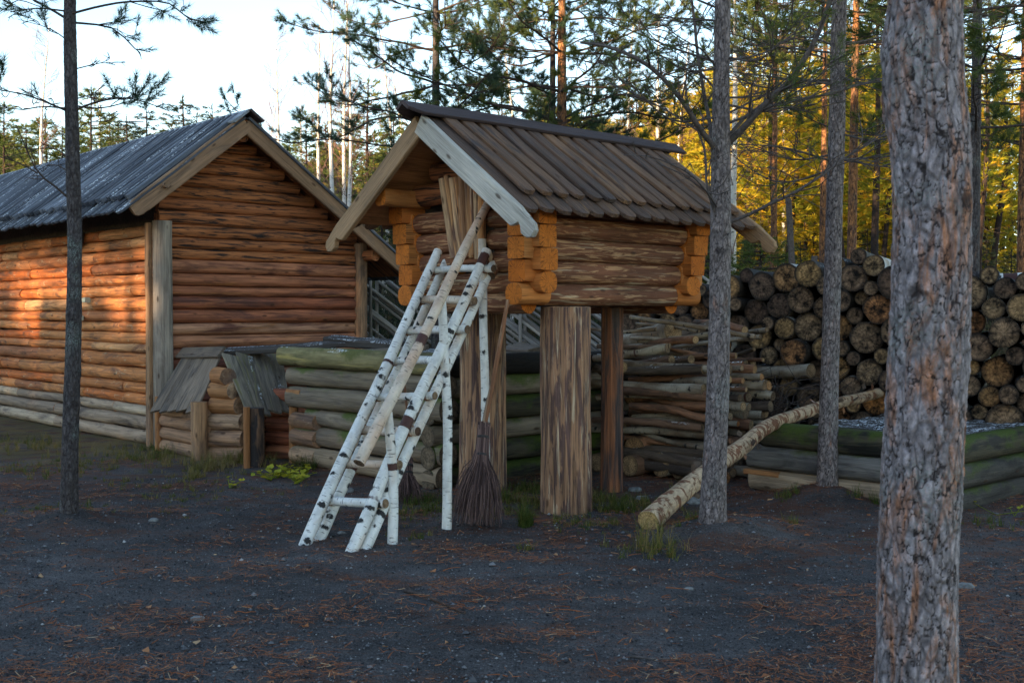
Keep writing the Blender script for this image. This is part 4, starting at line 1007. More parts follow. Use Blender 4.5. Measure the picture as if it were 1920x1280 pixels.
# ------------------------------------------------------------------ slanted pole fence behind
for (pxa, pxb, dA, dB, lab, seed) in ((672, 1030, 16.4, 15.4, 'slanted round pole fence behind the ladder and the storehouse posts', 1), (1255, 1345, 15.6, 15.6, 'slanted round pole fence section beside the log stack end', 2)):
    fr = np.random.default_rng(seed); a = W(pxa, 588, dA) * [1, 1, 0]; b = W(pxb, 588, dB) * [1, 1, 0]; L = np.linalg.norm(b - a); v = (b - a) / L; pn = np.array([-v[1], v[0], 0])
    fo = thing('pole_fence', lab, 'fence', a)
    mb = MB()
    for t in np.arange(-2.6, L + .2, .15):
        e0 = a + v * (t + fr.uniform(-.03, .03)) + ZV * 2.06 + ZV * fr.uniform(-.12, .10); e1 = e0 + v * 2.75 - ZV * 1.95; o = pn * fr.uniform(-.05, .05)
        for sc in (0, 1):
            if sc and fr.random() < .5: continue
            tube(mb, [e0 + o * (1 + sc), e1 + o + fr.normal(0, .03, 3)], [fr.uniform(.016, .024), fr.uniform(.024, .033)], 8, 12, .12, (3, 1.3), cap_mi=0)
    mb.build('slanted_poles', M['fence'], fo)
    for t in np.arange(.25, L, 1.15):
        for o in (-.1, .1):
            mb = MB(); q = a + v * t + pn * o; tube(mb, [q, q + ZV * (2.0 + fr.uniform(-.1, .12))], [.03, .022], 10, 12, .1, cap_mi=0); mb.build('stake', M['fence'], fo)

# ------------------------------------------------------------------ small things on the ground
for k, (pts_, r, lab, nm) in enumerate((([(757, 1108), (800, 1122), (840, 1143), (872, 1155)], .011, 'dark dead twig lying on the gravel below the ladder', 'fallen_twig'), ([(955, 1212), (990, 1226), (1040, 1238), (1056, 1241)][0:0] or [(470, 1206), (500, 1222), (545, 1232), (578, 1243)], .005, 'thin pale twig lying on the gravel towards the front left', 'fallen_twig'), ([(985, 1222), (1020, 1236), (1055, 1247)], .005, 'thin straw coloured twig on the gravel at front centre', 'fallen_twig'), ([(1415, 1245), (1450, 1251), (1475, 1256)], .005, 'short pale twig on the gravel at the front beside the big pine', 'fallen_twig'), ([(1180, 1228), (1240, 1232), (1292, 1228)], .006, 'slim brown twig on the gravel at front right of centre', 'fallen_twig'))):
    P = [G(x, y) for x, y in pts_]
    for p in P: p[2] = gz(p) + r * .8 + .004
    mb = MB(); tube(mb, P, [r, r * .9, r * .6], 8, 24, .15, wobble=.012)
    if k == 0: tube(mb, [P[0] + (P[1] - P[0]) * .4, P[0] + (P[1] - P[0]) * .2 + np.array([-.03, .12, .03])], [r * .6, r * .3], 6, 6, .1)
    tag(mb.build(nm, [M['twig' if k == 0 else 'twig_dead'], M['twig']], None, tuple(P[0])), lab, 'twig')
for (px, py, r, lab) in ((651, 922, .05, 'rounded grey stone on the ground behind the ladder rungs'), (650, 905, .045, 'pale grey stone behind the rounded one by the crib'), (640, 1000, .022, 'small stone at the foot of the ladder'), (1291, 1103, .022, 'round grey pebble lying alone on the gravel right of centre'), (1190, 917, .05, 'grey stone at the foot of the stick heap'), (1300, 942, .06, 'flat stone beside the leaning birch trunk'), (288, 975, .03, 'flat pale stone on the gravel near the thin left pine'), (1205, 935, .045, 'low stone in the grass in front of the stick heap'), (1810, 1100, .04, 'flat pale stone on the ground right of the big pine'), (370, 1157, .03, 'flat grey stone chip on the gravel at left')):
    p = G(px, py); p[2] = gz(p); mb = MB(); n = 14
    th = np.linspace(0, math.pi, 9)[:, None]; ph = np.linspace(0, 2 * math.pi, n, endpoint=False)[None]
    d = np.stack([np.sin(th) * np.cos(ph), np.sin(th) * np.sin(ph), np.cos(th) + 0 * ph], -1); k = .75 + .5 * fbm(d * 1.6 + px, 3, 2)
    v = p + d * k[..., None] * r * np.array([1.3, 1.0, .6]) + ZV * r * .15; i = np.arange(8)[:, None] * n; j = np.arange(n)[None]
    mb.add(v.reshape(-1, 3), np.stack([i + j, i + n + j, i + n + (j + 1) % n, i + (j + 1) % n], -1).reshape(-1, 4)); tag(mb.build('stone', M['stone'], None, tuple(p)), lab, 'stone')

def blades(mb, base, n, h, spread, w=.006, seed=0, rn=(0, 1)):
    r = np.random.default_rng(seed); m = n
    nc = max(3, m // 11); cc = r.normal(0, spread, (nc, 2)); ci = r.integers(0, nc, m); off = cc[ci] + r.normal(0, .013, (m, 2)); ch = r.uniform(.35, 1.15, nc)[ci]; a = r.uniform(0, 2 * math.pi, m); ln = h * ch * r.uniform(.5, 1.2, m); bend = r.uniform(.25, 1.3, m)
    b = np.stack([base[0] + off[:, 0], base[1] + off[:, 1], np.zeros(m)], -1); b[:, 2] = ground_z(b[:, 0], b[:, 1]) - .005
    d = np.stack([np.cos(a), np.sin(a), np.zeros(m)], -1); s = np.stack([-np.sin(a), np.cos(a), np.zeros(m)], -1) * w / 2
    ks = [0, .4, .75, 1.0]; V = []
    for k in ks:
        c = b + ZV * (ln * k * (1 - .35 * bend * k))[:, None] + d * (ln * bend * k * k * .8)[:, None]; ww = (1 - k * .85)
        V += [c - s * ww, c + s * ww]
    V = np.stack(V, 1); idx = np.arange(m)[:, None] * 8
    f = np.concatenate([np.stack([idx[:, 0] + 2 * q, idx[:, 0] + 2 * q + 1, idx[:, 0] + 2 * q + 3, idx[:, 0] + 2 * q + 2], -1) for q in range(3)])
    mb.add(V.reshape(-1, 3), f, None, np.repeat(np.clip(r.uniform(rn[0], rn[1]) + r.normal(0, .12, nc)[ci] + r.normal(0, .18, m), 0, 1), 8), 0, False)
mb = MB(); gr = np.random.default_rng(3)
spots = [(300, 860, 120, .12, .18, .8), (400, 880, 120, .12, .15, .82), (210, 850, 140, .10, .3, .75), (60, 838, 140, .12, .3, .8), (500, 875, 80, .11, .12, .8), (1010, 945, 120, .09, .12, .6), (1120, 940, 120, .10, .12, .6), (1210, 950, 100, .08, .2, .65), (955, 965, 80, .08, .12, .6), (1080, 975, 90, .06, .2, .7), (985, 985, 70, .16, .04, .2), (930, 940, 120, .09, .12, .35), (985, 925, 110, .10, .12, .35), (1060, 957, 90, .07, .09, .1), (1090, 955, 60, .07, .05, .1), (1165, 945, 160, .08, .2, .45), (1160, 960, 60, .09, .06, .2), (1115, 985, 60, .06, .12, .5), (1180, 1035, 50, .09, .16, .62), (1245, 1042, 40, .12, .08, .55), (1225, 1030, 40, .22, .08, .75), (990, 1030, 30, .06, .03, .4), (790, 945, 130, .10, .08, .25), (765, 965, 80, .07, .1, .5), (815, 960, 90, .08, .06, .3), (780, 1008, 30, .05, .04, .35), (1480, 942, 60, .09, .05, .3), (1640, 948, 90, .12, .09, .3), (1480, 990, 30, .08, .04, .6), (1300, 1000, 40, .10, .08, .6), (385, 880, 150, .13, .10, .75), (440, 868, 130, .16, .09, .75), (330, 850, 120, .12, .1, .45), (290, 845, 90, .1, .1, .3), (365, 895, 90, .10, .08, .8), (500, 855, 60, .28, .1, .85), (350, 870, 60, .15, .2, .85), (1310, 910, 60, .10, .1, .5), (570, 880, 60, .18, .07, .15), (90, 955, 90, .05, .2, .4), (160, 955, 40, .06, .1, .4), (60, 880, 160, .08, .4, .6), (200, 870, 220, .07, .5, .55), (30, 830, 160, .10, .4, .55), (280, 905, 160, .06, .35, .6), (420, 925, 120, .05, .35, .55), (330, 945, 90, .04, .3, .6), (640, 960, 20, .05, .05, .4), (720, 955, 60, .07, .08, .4), (1730, 1000, 60, .12, .1, .4), (1850, 985, 50, .1, .15, .5), (150, 880, 160, .09, .4, .6), (465, 890, 60, .05, .2, .6)]
for k, (px, py, n, h, sp, rr0) in enumerate(spots):
    blades(mb, G(px, py), int(n * (4.0 if 915 < px < 1260 and py < 1000 else 2.6)), h * 1.35, sp, .0055, k, (max(0, rr0 - .1), rr0 + .1))
for k in range(260):
    p = np.array([gr.uniform(-7, 6), gr.uniform(7.6, 14.5), 0]); 
    if fbm(np.array([p[0] * .8, p[1] * .8, 3.0]), 4) > .50: blades(mb, p, 14, gr.uniform(.03, .08), .07, .004, 500 + k, (.3, .85))
tag(mb.build('grass', M['grass']), 'sparse tufts of green and dry grass around the posts and kennels', 'grass', kind='stuff')
def leafy(name, label, spots, s, n, seed, mat='leaf_yellow'):
    r = np.random.default_rng(seed); c = G(*spots[0]); mb = MB()
    for sp in spots:
        q = G(*sp)
        for k in range(n):
            p = q + np.array([r.normal(0, .07), r.normal(0, .09), 0]); p[2] = gz(p) + r.uniform(.02, .09); a = r.uniform(0, 6.28); R = s * r.uniform(.6, 1.2)
            tilt = r.normal(0, .3, 2); m = 11; ph = np.linspace(-.35, 2 * math.pi - .9, m); lob = 1 + .14 * np.cos(ph * 7)
            x, y = R * lob * np.cos(ph + a), R * lob * np.sin(ph + a); zz = x * tilt[0] + y * tilt[1] + R * .25 * (np.hypot(x, y) / R) ** 2
            v = np.vstack([[p], p + np.stack([x, y, zz], -1)]); f = np.array([[0, i + 1, i + 2] for i in range(m - 1)]); mb.add(v, f, None, np.clip(r.normal(.6, .25), 0, 1), 0, False)
            tube(mb, [[q[0], q[1], gz(q)], p], .003, 4, 3, caps=(False, False), rnd=.2)
    tag(mb.build(name, M[mat], None, tuple(c)), label, 'plant')
leafy('lady_mantle', 'clump of yellow green round leaves in front of the right kennel', [(520, 896), (552, 900), (545, 888), (508, 900), (565, 893), (557, 908), (532, 890)], .030, 11, 1)
leafy('lady_mantle', 'small low yellow leaved plant left of the larger yellow green clump', [(430, 915)], .024, 7, 6)
leafy('nettle', 'dark green leafy weed growing at the corner of the crib', [(578, 868), (590, 872), (570, 858)], .04, 16, 2, 'needle_green')
leafy('fallen_leaf_plant', 'two bright yellow leaves on low plant right of the big pine', [(1868, 968), (1902, 970)], .04, 2, 3)

# gravel, needle litter
mb = MB(); r = np.random.default_rng(8); n = 46000
y = 4.3 + 6.2 * r.random(n) ** 1.35; x = r.uniform(-.52, .52, n) * y; s = np.exp(r.normal(-5.6, .45, n)); s = np.where(r.random(n) < .004, s * 3.0, s)
o6 = np.array([[1, 0, 0], [-1, 0, 0], [0, 1, 0], [0, -1, 0], [0, 0, .7], [0, 0, -.7]]) ; f8 = np.array([[0, 2, 4], [2, 1, 4], [1, 3, 4], [3, 0, 4], [2, 0, 5], [1, 2, 5], [3, 1, 5], [0, 3, 5]])
an = r.uniform(0, 6.28, n); V = o6[None] * r.uniform(.7, 1.4, (n, 6, 1)) * s[:, None, None]
V = np.stack([V[..., 0] * np.cos(an)[:, None] - V[..., 1] * np.sin(an)[:, None], V[..., 0] * np.sin(an)[:, None] + V[..., 1] * np.cos(an)[:, None], V[..., 2]], -1)
V = V + np.stack([x, y, ground_z(x, y) + s * .3 + .004], -1)[:, None]
rnp = np.clip(np.where(s > .012, r.uniform(.2, 1, n), r.random(n) ** 1.3 * .97), 0, 1)
mb.add(V.reshape(-1, 3), (np.arange(n)[:, None, None] * 6 + f8[None]).reshape(-1, 3), None, np.repeat(rnp, 6), 0, False)
tag(mb.build('gravel', M['pebble']), 'loose dark gravel and scattered pale chips', 'gravel', kind='stuff')
mb = MB(); n = 80000; y = 4.3 + 7.5 * r.random(n) ** 1.1; x = r.uniform(-.5, .55, n) * y
dn = fbm(np.stack([x * 1.1, y * 2.1, x * 0], -1), 31, 5) + .5 * (fbm(np.stack([x * 6, y * 9, x * 0], -1), 33, 2) - .5) + .020 * np.clip(x, -2, 3) + .012 * np.clip(y - 6, 0, 4)
keep = dn + r.normal(0, .035, n) > .575; stray = r.random(n) < .05; kk = keep | stray; x, y = x[kk], y[kk]; n = len(x)
an = r.uniform(0, math.pi, n); ln = r.uniform(.025, .07, n); z = ground_z(x, y) + .012 + r.random(n) * .014; d = np.stack([np.cos(an), np.sin(an), r.normal(0, .12, n)], -1) * ln[:, None] / 2; sd = np.stack([-np.sin(an), np.cos(an), r.normal(0, .4, n)], -1) * .0013
c = np.stack([x, y, z], -1); V = np.stack([c - d - sd, c - d + sd, c + d + sd, c + d - sd], 1)
mb.add(V.reshape(-1, 3), np.arange(n * 4).reshape(-1, 4), None, np.repeat(np.clip(r.normal(.5, .25, n), 0, 1), 4), 0, False)
for k in range(210):
    yy = 4.4 + 6.5 * r.random() ** 1.2; xx = r.uniform(-.5, .55) * yy; a = r.uniform(0, 3.14); l = r.uniform(.03, .16) * (1 + (r.random() < .08) * 1.5); zz = float(ground_z(xx, yy)) + .012
    d = np.array([math.cos(a), math.sin(a), r.normal(0, .06)]) * l; q = np.array([xx, yy, zz]); tube(mb, [q - d / 2, q + np.array([r.normal(0, .004), r.normal(0, .004), .004]), q + d / 2], [.0032, .0026, .0014], 4, 5, caps=(False, False), rnd=r.choice([.02, .3, .55]))
for k in range(260):
    yy = 4.4 + 7.5 * r.random(); xx = r.uniform(-.5, .55) * yy; q = np.array([xx, yy, float(ground_z(xx, yy)) + .014]); a = r.uniform(0, 6.28, 5) ; a.sort(); R = r.uniform(.008, .022)
    mb.add(np.vstack([q + np.stack([np.cos(a) * R, np.sin(a) * R, r.normal(0, .005, 5)], -1)]), np.array([[0, 1, 2, 3, 4]]), None, r.uniform(.6, 1), 0, False)
tag(mb.build('needle_litter', M['litter']), 'patches of rusty fallen pine needles on the gravel', 'needle litter', kind='stuff')
# ------------------------------------------------------------------ near pines
def bark_disp(sc=(17, 27), amp=.07, knots=()):
    def f(lp, r):
        th = np.arctan2(lp[..., 1] - lp[0, :, 1].mean(), lp[..., 2] - lp[0, :, 2].mean())
        y = lp[..., 1]; z = lp[..., 2]; u = lp[..., 0]
        wz = fbm(np.stack([u * 9, y * 14, z * 14], -1), 41, 3) - .5; w2 = fbm(np.stack([u * 34, y * 46, z * 46], -1), 43, 2) - .5; w3 = fbm(np.stack([u * 30, y * 40, z * 40], -1), 44, 2) - .5
        p = np.stack([u * sc[0] + wz * 2.2 + w2 * 1.1, y * sc[1] + wz * 1.4 + w3 * 1.2, z * sc[1] - wz * 1.1 + w2 * 1.2], -1)
        f1, f2, idv = worley(p, 7); e = np.clip((f2 - f1) / .11, 0, 1); e = e * e * (3 - 2 * e)
        g1, g2, idw = worley(p * 2.3 + 5, 9); e2 = np.clip((g2 - g1) / .2, 0, 1)
        lay = idv * .6 + .4
        e = e * (1 - .45 * (1 - e2) * (idw > .35)) * (.8 + .2 * idw); lay = lay * (.72 + .28 * idw)
        n = fbm(np.stack([u * 2, y * 6, z * 6], -1), 12, 3) - .5
        fine = fbm(np.stack([u * 55, y * 70, z * 70], -1), 14, 2) - .5
        dd = r[:, None] * (amp * (e * lay) + .16 * n + .018 * fine) - r[:, None] * amp * .5
        for (ku, kt, ka, kr) in knots:
            dth = np.angle(np.exp(1j * (th - kt))); q = ((u - u[0, 0] - ku) / kr) ** 2 + (dth * r[:, None] / kr) ** 2
            dd = dd + ka * np.exp(-q) - ka * .8 * np.exp(-q * 7); e = e * (1 - .85 * np.exp(-q * 2))
        return dd, e * (.55 + .45 * lay)
    return f

class Crown:
    """limbs, twigs and needle tufts of one pine"""
    def __init__(s, seed): s.mb = MB(); s.r = np.random.default_rng(seed); s.tp = []; s.td = []; s.ts = []
    def limb(s, pts, r0, r1=None, sub=0, sublen=.35, tuft=.5, bare=.35, n=None, tw=True, droop=.0, tip=True):
        r = s.r; pts = np.asarray(pts, float); L = np.linalg.norm(np.diff(pts, axis=0), axis=1).sum()
        n = n or max(6, int(L / .09)); P = tube(s.mb, pts, [r0, (r0 + (r1 or r0 * .35)) / 2, r1 or r0 * .3], 7 if r0 > .012 else 5, n, .1, wobble=.03 * L if L > .5 else .012, caps=(False, True), mi=0, cap_mi=0)
        T = nrm(np.gradient(P, axis=0))
        for k in range(sub):
            f = bare + (1 - bare) * (k + r.random()) / sub; i = min(int(f * (n - 1)), n - 1)
            side = nrm(np.cross(T[i], ZV)) * (1 if r.random() < .5 else -1); d = nrm(T[i] * r.uniform(.5, 1.1) + side * r.uniform(.5, 1.1) + ZV * r.uniform(-.35, .55))
            l = sublen * r.uniform(.5, 1.25) * (1.15 - .6 * f); e = P[i] + d * l + ZV * l * r.uniform(-.1, .25)
            mid = (P[i] + e) / 2 + r.normal(0, .1 * l, 3)
            tube(s.mb, [P[i], mid, e], [r0 * (1 - f * .6) * .5, .004, .0028], 4, 6, caps=(False, False), mi=0)
            if r.random() < tuft:
                dd = nrm(e - mid + ZV * .15 * l); s.tp.append(e - dd * .10); s.td.append(dd); s.ts.append(r.uniform(.09, .16))
                for q in range(r.integers(1, 4)):
                    b = mid + (e - mid) * r.uniform(.1, .9); dq = nrm(dd + r.normal(0, .6, 3) + ZV * .2); ee = b + dq * r.uniform(.05, .14)
                    tube(s.mb, [b, ee], [.003, .002], 3, 2, caps=(False, False), mi=0); s.tp.append(ee - dq * .04); s.td.append(dq); s.ts.append(r.uniform(.06, .12))
            elif tw and l > .12:
                for q in range(2):
                    b = mid + (e - mid) * r.uniform(0, .8); dq = nrm(e - mid + r.normal(0, .12 * 1, 3) * l * 3); tube(s.mb, [b, b + dq * l * r.uniform(.3, .6)], [.003, .0016], 3, 3, caps=(False, False), mi=0)
        if tip and tuft > 0: s.tp.append(P[-1] - T[-1] * .1); s.td.append(nrm(T[-1] + ZV * .2)); s.ts.append(.14)
        return P
    def whorl(s, c, nb, L, r0, rise=.15, sub=7, sublen=.4, tuft=.7, bare=.3, a0=None):
        r = s.r; a0 = r.uniform(0, 6.28) if a0 is None else a0
        for k in range(nb):
            a = a0 + k * 2 * math.pi / nb + r.normal(0, .25); l = L * r.uniform(.7, 1.15); d = np.array([math.cos(a), math.sin(a), 0])
            p1 = c + d * l * .4 + ZV * l * (rise * .4 + r.normal(0, .04)); p2 = c + d * l * .75 + ZV * l * (rise * .5 + r.normal(0, .06)); p3 = c + d * l + ZV * l * (rise * 1.0 + r.uniform(0, .14))
            s.limb([c, p1, p2, p3], r0 * r.uniform(.7, 1.1), None, sub, sublen, tuft, bare)
    def finish(s, mats, parent, per=42, L=.062, w=.0032):
        if s.tp: needles(s.mb, np.array(s.tp), np.array(s.td), per, L, w, (.45, 1.35), np.array(s.ts), mi=1, rnd=np.clip(s.r.beta(2, 3, len(s.tp)), 0, 1))
        return s.mb.build('crown', mats, parent)

def pine_thing(label, base, group='pines around the storehouse'): return thing('pine_tree', label, 'tree', base, group)
def trunk(parent, pts, radii, sides, n, mat, disp=None):
    mb = MB(); P = tube(mb, pts, radii, sides, n, 0 if disp else .06, up=RV, cap_mi=0, disp=disp); mb.build('trunk', M[mat], parent); return P
def tz(d, py): return W(960, py, d)[2]

# near trunk at right
b2 = np.array([W(1722, 640, 3.6)[0], 3.6, 0]); t2 = pine_thing('thick flaky pine trunk standing nearest the camera at right', b2)
pts = [W(1718, 1500, 3.6) * [1, 1, 0] - ZV * .1, W(1719, 1250, 3.6), W(1724, 1000, 3.6), W(1733, 800, 3.6), W(1743, 600, 3.6), W(1746, 300, 3.6), W(1736, 20, 3.6), np.array([1.34, 3.62, 3.6])]
trunk(t2, pts, [.140, .125, .122, .120, .119, .120, .114, .110], 210, 760, 'bark', bark_disp((5.5, 16), .08, ((1.62 + .1, 4.6, .012, .05), (2.42, 6.1, .034, .15), (2.25, .5, .018, .09), (2.15, 1.55, .030, .09), (1.50, 2.2, .012, .06), (2.0, 3.3, .012, .06), (.62, 1.6, .016, .06))))
mb = MB(); tube(mb, [[1.34, 3.62, 3.58], [1.33, 3.65, 6.5], [1.36, 3.65, 9.5]], [.116, .09, .03], 16, 20, .05, cap_mi=0); mb.build('upper_trunk', M['bark_red'], t2)
cr = Crown(20)
for z in np.arange(6.2, 9.4, .5): cr.whorl(np.array([1.33, 3.65, z]), 4, 1.5 - (z - 6.2) * .35, .02, .2, 8, .45, .9)
cr.finish([M['twig'], M['needle']], t2, 24)

# middle pine
b3 = G(1338, 1012); t3 = pine_thing('slender grey pine in front of the storehouse back corner with bare forked branches', b3); d = b3[1]
pts = [b3 - ZV * .08, W(1337, 960, d), W(1343, 800, d), W(1349, 600, d), W(1351, 400, d), W(1352, 200, d), W(1355, 0, d), np.array([1.47, d, 6.6])]
trunk(t3, pts, [.128, .092, .078, .072, .068, .061, .053, .028], 96, 700, 'bark_grey', bark_disp((15, 42), .085, ((2.72, 4.5, .012, .05), (2.05, 4.2, .012, .05))))
cr = Crown(3)
B = lambda *a: [W(x, y, d + o) for x, y, o in a]
cr.limb(B((1362, 272, 0), (1400, 235, -.1), (1440, 190, -.2), (1482, 148, -.25), (1530, 70, -.3), (1565, -30, -.3)), .026, .014, 9, .5, .12, .2)
cr.limb(B((1362, 274, 0), (1420, 215, .2), (1490, 195, .5), (1560, 180, .8), (1650, 150, 1.0)), .015, .007, 12, .55, .3, .2)
cr.limb(B((1345, 292, 0), (1300, 235, -.2), (1250, 160, -.3), (1195, 115, -.35), (1140, 92, -.3), (1085, 85, -.2)), .022, .009, 10, .45, .25, .3)
cr.limb(B((1345, 290, 0), (1322, 190, .3), (1300, 90, .4), (1290, -20, .5)), .016, .009, 9, .5, .4, .2)
cr.limb(B((1342, 412, 0), (1322, 350, -.1), (1318, 280, -.1), (1290, 210, -.2), (1285, 150, -.2)), .011, .005, 9, .4, .0, .1)
cr.limb(B((1362, 412, 0), (1420, 390, -.1), (1478, 362, -.2), (1540, 325, -.2), (1600, 285, -.1), (1660, 255, 0)), .013, .005, 14, .5, .0, .15, tip=False)
cr.limb(B((1348, 395, 0), (1300, 330, -.4), (1230, 290, -.6), (1170, 285, -.7)), .007, .003, 7, .35, .0, .2, tip=False)
for k in range(16):
    y0 = cr.r.uniform(-20, 280); s = 1 if k % 2 else -1; l = cr.r.uniform(90, 260); o = cr.r.uniform(-.6, .6)
    cr.limb(B((1352 + 8 * s, y0, 0), (1352 + s * l * .5, y0 - cr.r.uniform(-20, 60), o * .5), (1352 + s * l, y0 - cr.r.uniform(0, 110), o)), .009, .003, 8, .4, .32, .25)
for z in np.arange(4.2, 6.5, .4): cr.whorl(np.array([1.44, d, z]), 4, 1.4, .014, .25, 9, .45, .75)
cr.finish([M['twig_dead'], M['needle_green']], t3, 40)

# right middle pine
b4 = G(1551, 938); t4 = pine_thing('slim straight pine on a gravel mound before the log stack', b4); d = b4[1]
trunk(t4, [b4 - ZV * .08, W(1551, 890, d), W(1556, 700, d), W(1563, 450, d), W(1570, 200, d), W(1574, 0, d), np.array([2.8, d, 7.4])], [.125, .086, .074, .069, .065, .058, .02], 72, 560, 'bark_grey', bark_disp((14, 40), .08))
cr = Crown(4)
for k in range(20):
    y0 = cr.r.uniform(-60, 340); s = 1 if k % 2 else -1; l = cr.r.uniform(110, 330); o = cr.r.uniform(-.9, .9)
    cr.limb([W(1568 + 6 * s, y0, d), W(1568 + s * l * .5, y0 - cr.r.uniform(-25, 35), d + o * .5), W(1568 + s * l, y0 - cr.r.uniform(-20, 90), d + o)], .010, .003, 10, .45, .10 if y0 > 150 else .5, .2)
for z in np.arange(4.4, 7.2, .4): cr.whorl(np.array([2.78, d, z]), 5, 1.5 - .15 * (z - 4.4), .014, .25, 9, .45, .8)
cr.finish([M['twig_dead'], M['needle_green']], t4, 40)

# left thin pine
b1 = G(130, 976); t1_ = pine_thing('thin dark pine standing alone before the cabin side wall', b1); d = b1[1]
trunk(t1_, [b1 - ZV * .08, W(130, 940, d), W(131, 850, d), W(137, 650, d), W(140, 450, d), W(135, 250, d), W(131, 50, d), W(131, -60, d), np.array([-3.28, d, 6.4])], [.085, .066, .061, .056, .052, .050, .046, .043, .015], 60, 560, 'bark_dark', bark_disp((26, 48), .10, ((.95, 3, .008, .05), (1.62, 4, .012, .05), (1.2, 2, .01, .04))))
cr = Crown(7); B = lambda *a: [W(x, y, d + o) for x, y, o in a]
cr.limb(B((138, 30, 0), (190, 14, -.1), (250, 5, -.2), (310, 8, -.2), (350, 34, -.25), (378, 38, -.25)), .010, .004, 9, .26, .8, .45)
cr.limb(B((138, 45, 0), (180, 50, .2), (220, 62, .3), (255, 95, .35), (282, 100, .4)), .009, .004, 8, .24, .85, .35)
cr.limb(B((124, 33, 0), (85, 10, .1), (40, -15, .2), (0, -20, .2)), .010, .005, 6, .26, .6, .3)
cr.limb(B((124, 22, 0), (70, 16, -.2), (20, 22, -.3)), .007, .003, 6, .24, .8, .4)
cr.limb(B((142, 206, 0), (185, 190, -.1), (235, 182, -.15), (280, 190, -.2), (322, 206, -.2)), .009, .003, 9, .22, .35, .25)
cr.limb(B((142, 200, 0), (190, 205, .2), (250, 190, .4), (300, 185, .5)), .007, .003, 8, .24, .5, .3)
cr.limb(B((126, 207, 0), (85, 190, 0), (40, 176, .1), (-10, 168, .1)), .009, .004, 7, .24, .3, .2)
cr.limb(B((126, 205, 0), (80, 200, -.3), (30, 205, -.5), (-20, 190, -.6)), .007, .003, 6, .22, .4, .3)
cr.limb(B((126, 372, 0), (95, 345, -.1), (70, 325, -.15), (45, 270, -.2), (30, 235, -.2)), .009, .003, 5, .22, .0, .4, tip=False)
cr.limb(B((72, 325, -.15), (40, 308, -.2), (5, 296, -.25), (-30, 290, -.25)), .006, .003, 4, .2, .0, .3, tip=False)
cr.limb(B((-30, 190, -.5), (0, 145, -.5), (8, 118, -.5)), .006, .003, 3, .16, 1.0, .3)
for k in range(8):
    y0 = cr.r.uniform(-60, 330); s = 1 if k % 2 else -1
    cr.limb(B((132 + 6 * s, y0, 0), (132 + s * cr.r.uniform(30, 60), y0 - cr.r.uniform(0, 25), .1), (132 + s * cr.r.uniform(60, 130), y0 - cr.r.uniform(-20, 40), cr.r.uniform(-.4, .4))), .005, .002, 5, .2, .12, .2, tip=False)
for z in np.arange(4.5, 6.2, .35): cr.whorl(np.array([-3.28, d, z]), 5, 1.2, .011, .25, 8, .35, .8)
cr.finish([M['twig'], M['needle']], t1_, 80, .058)

# pines behind the storehouse: crowns fill the upper middle
def mid_pine(label, px, d, r, seed, zlo, whorls, Lm, lean=0, mat='bark_dark', nm='needle', per=74, H=8.5, sub=15, tuft=.86, nb=5, bend=0):
    b = np.array([W(px, 588, d)[0], d, 0]); t = pine_thing(label, b, 'pines behind the storehouse')
    tp = np.array([b[0] + lean, d, H]); P = trunk(t, [b - ZV * .05, b + (tp - b) * .3 + RV * bend, b + (tp - b) * .6, tp], [r * 1.15, r, r * .75, r * .15], 28, 160, mat, bark_disp((20, 36), .07))
    cr = Crown(seed); zt = np.linspace(zlo, H - .2, whorls)
    for z in zt:
        c = P[np.argmin(np.abs(P[:, 2] - z))]; cr.whorl(c, nb, Lm * (1.05 - .75 * (z - zlo) / (H - zlo)), .018 * r / .07, .10, sub, .48, tuft, .25)
    cr.finish([M['twig'], M[nm]], t, per, .078, .0056); return t
mid_pine('dark pine rising behind the storehouse roof ridge at its left end', 818, 15.8, .068, 31, 3.7, 10, 2.5, 0.0)
mid_pine('reddish double stemmed pine behind the middle of the storehouse roof, thicker stem', 1053, 15.2, .078, 32, 3.65, 11, 2.3, 0, 'bark_red', 'needle_green')
mid_pine('thin dark stem beside the reddish pine behind the storehouse roof', 1036, 15.9, .052, 33, 4.0, 8, 2.0, 0, 'bark_dark')
0 and mid_pine('pine behind the storehouse roof end with crown above the bare branches', 1196, 17.5, .055, 34, 4.0, 9, 2.0, .1, 'bark_red', 'needle_green')
mid_pine('reddish pine trunk close behind the slim straight pine at right', 1592, 14.5, .060, 35, 5.0, 9, 1.9, .1, 'bark_red', 'needle_green', tuft=.6)
mid_pine('sunlit orange pine trunk left of the slim straight pine at right', 1540, 18.5, .06, 36, 5.7, 8, 1.8, .05, 'bark_red', 'needle_green', tuft=.6)
mid_pine('dark pine just right of the thick near trunk', 1822, 11.5, .058, 37, 3.4, 9, 1.9, .05, 'bark_dark', 'needle_green', tuft=.7)
mid_pine('reddish pine at the right edge of the photo behind the log stack', 1913, 14.2, .062, 38, 3.7, 10, 1.9, .05, 'bark_red', 'needle_green', tuft=.75)
mid_pine('pine behind the log stack between the two slim front pines', 1448, 20.0, .06, 39, 6.0, 8, 1.7, .05, 'bark_red', 'needle_green', tuft=.6)

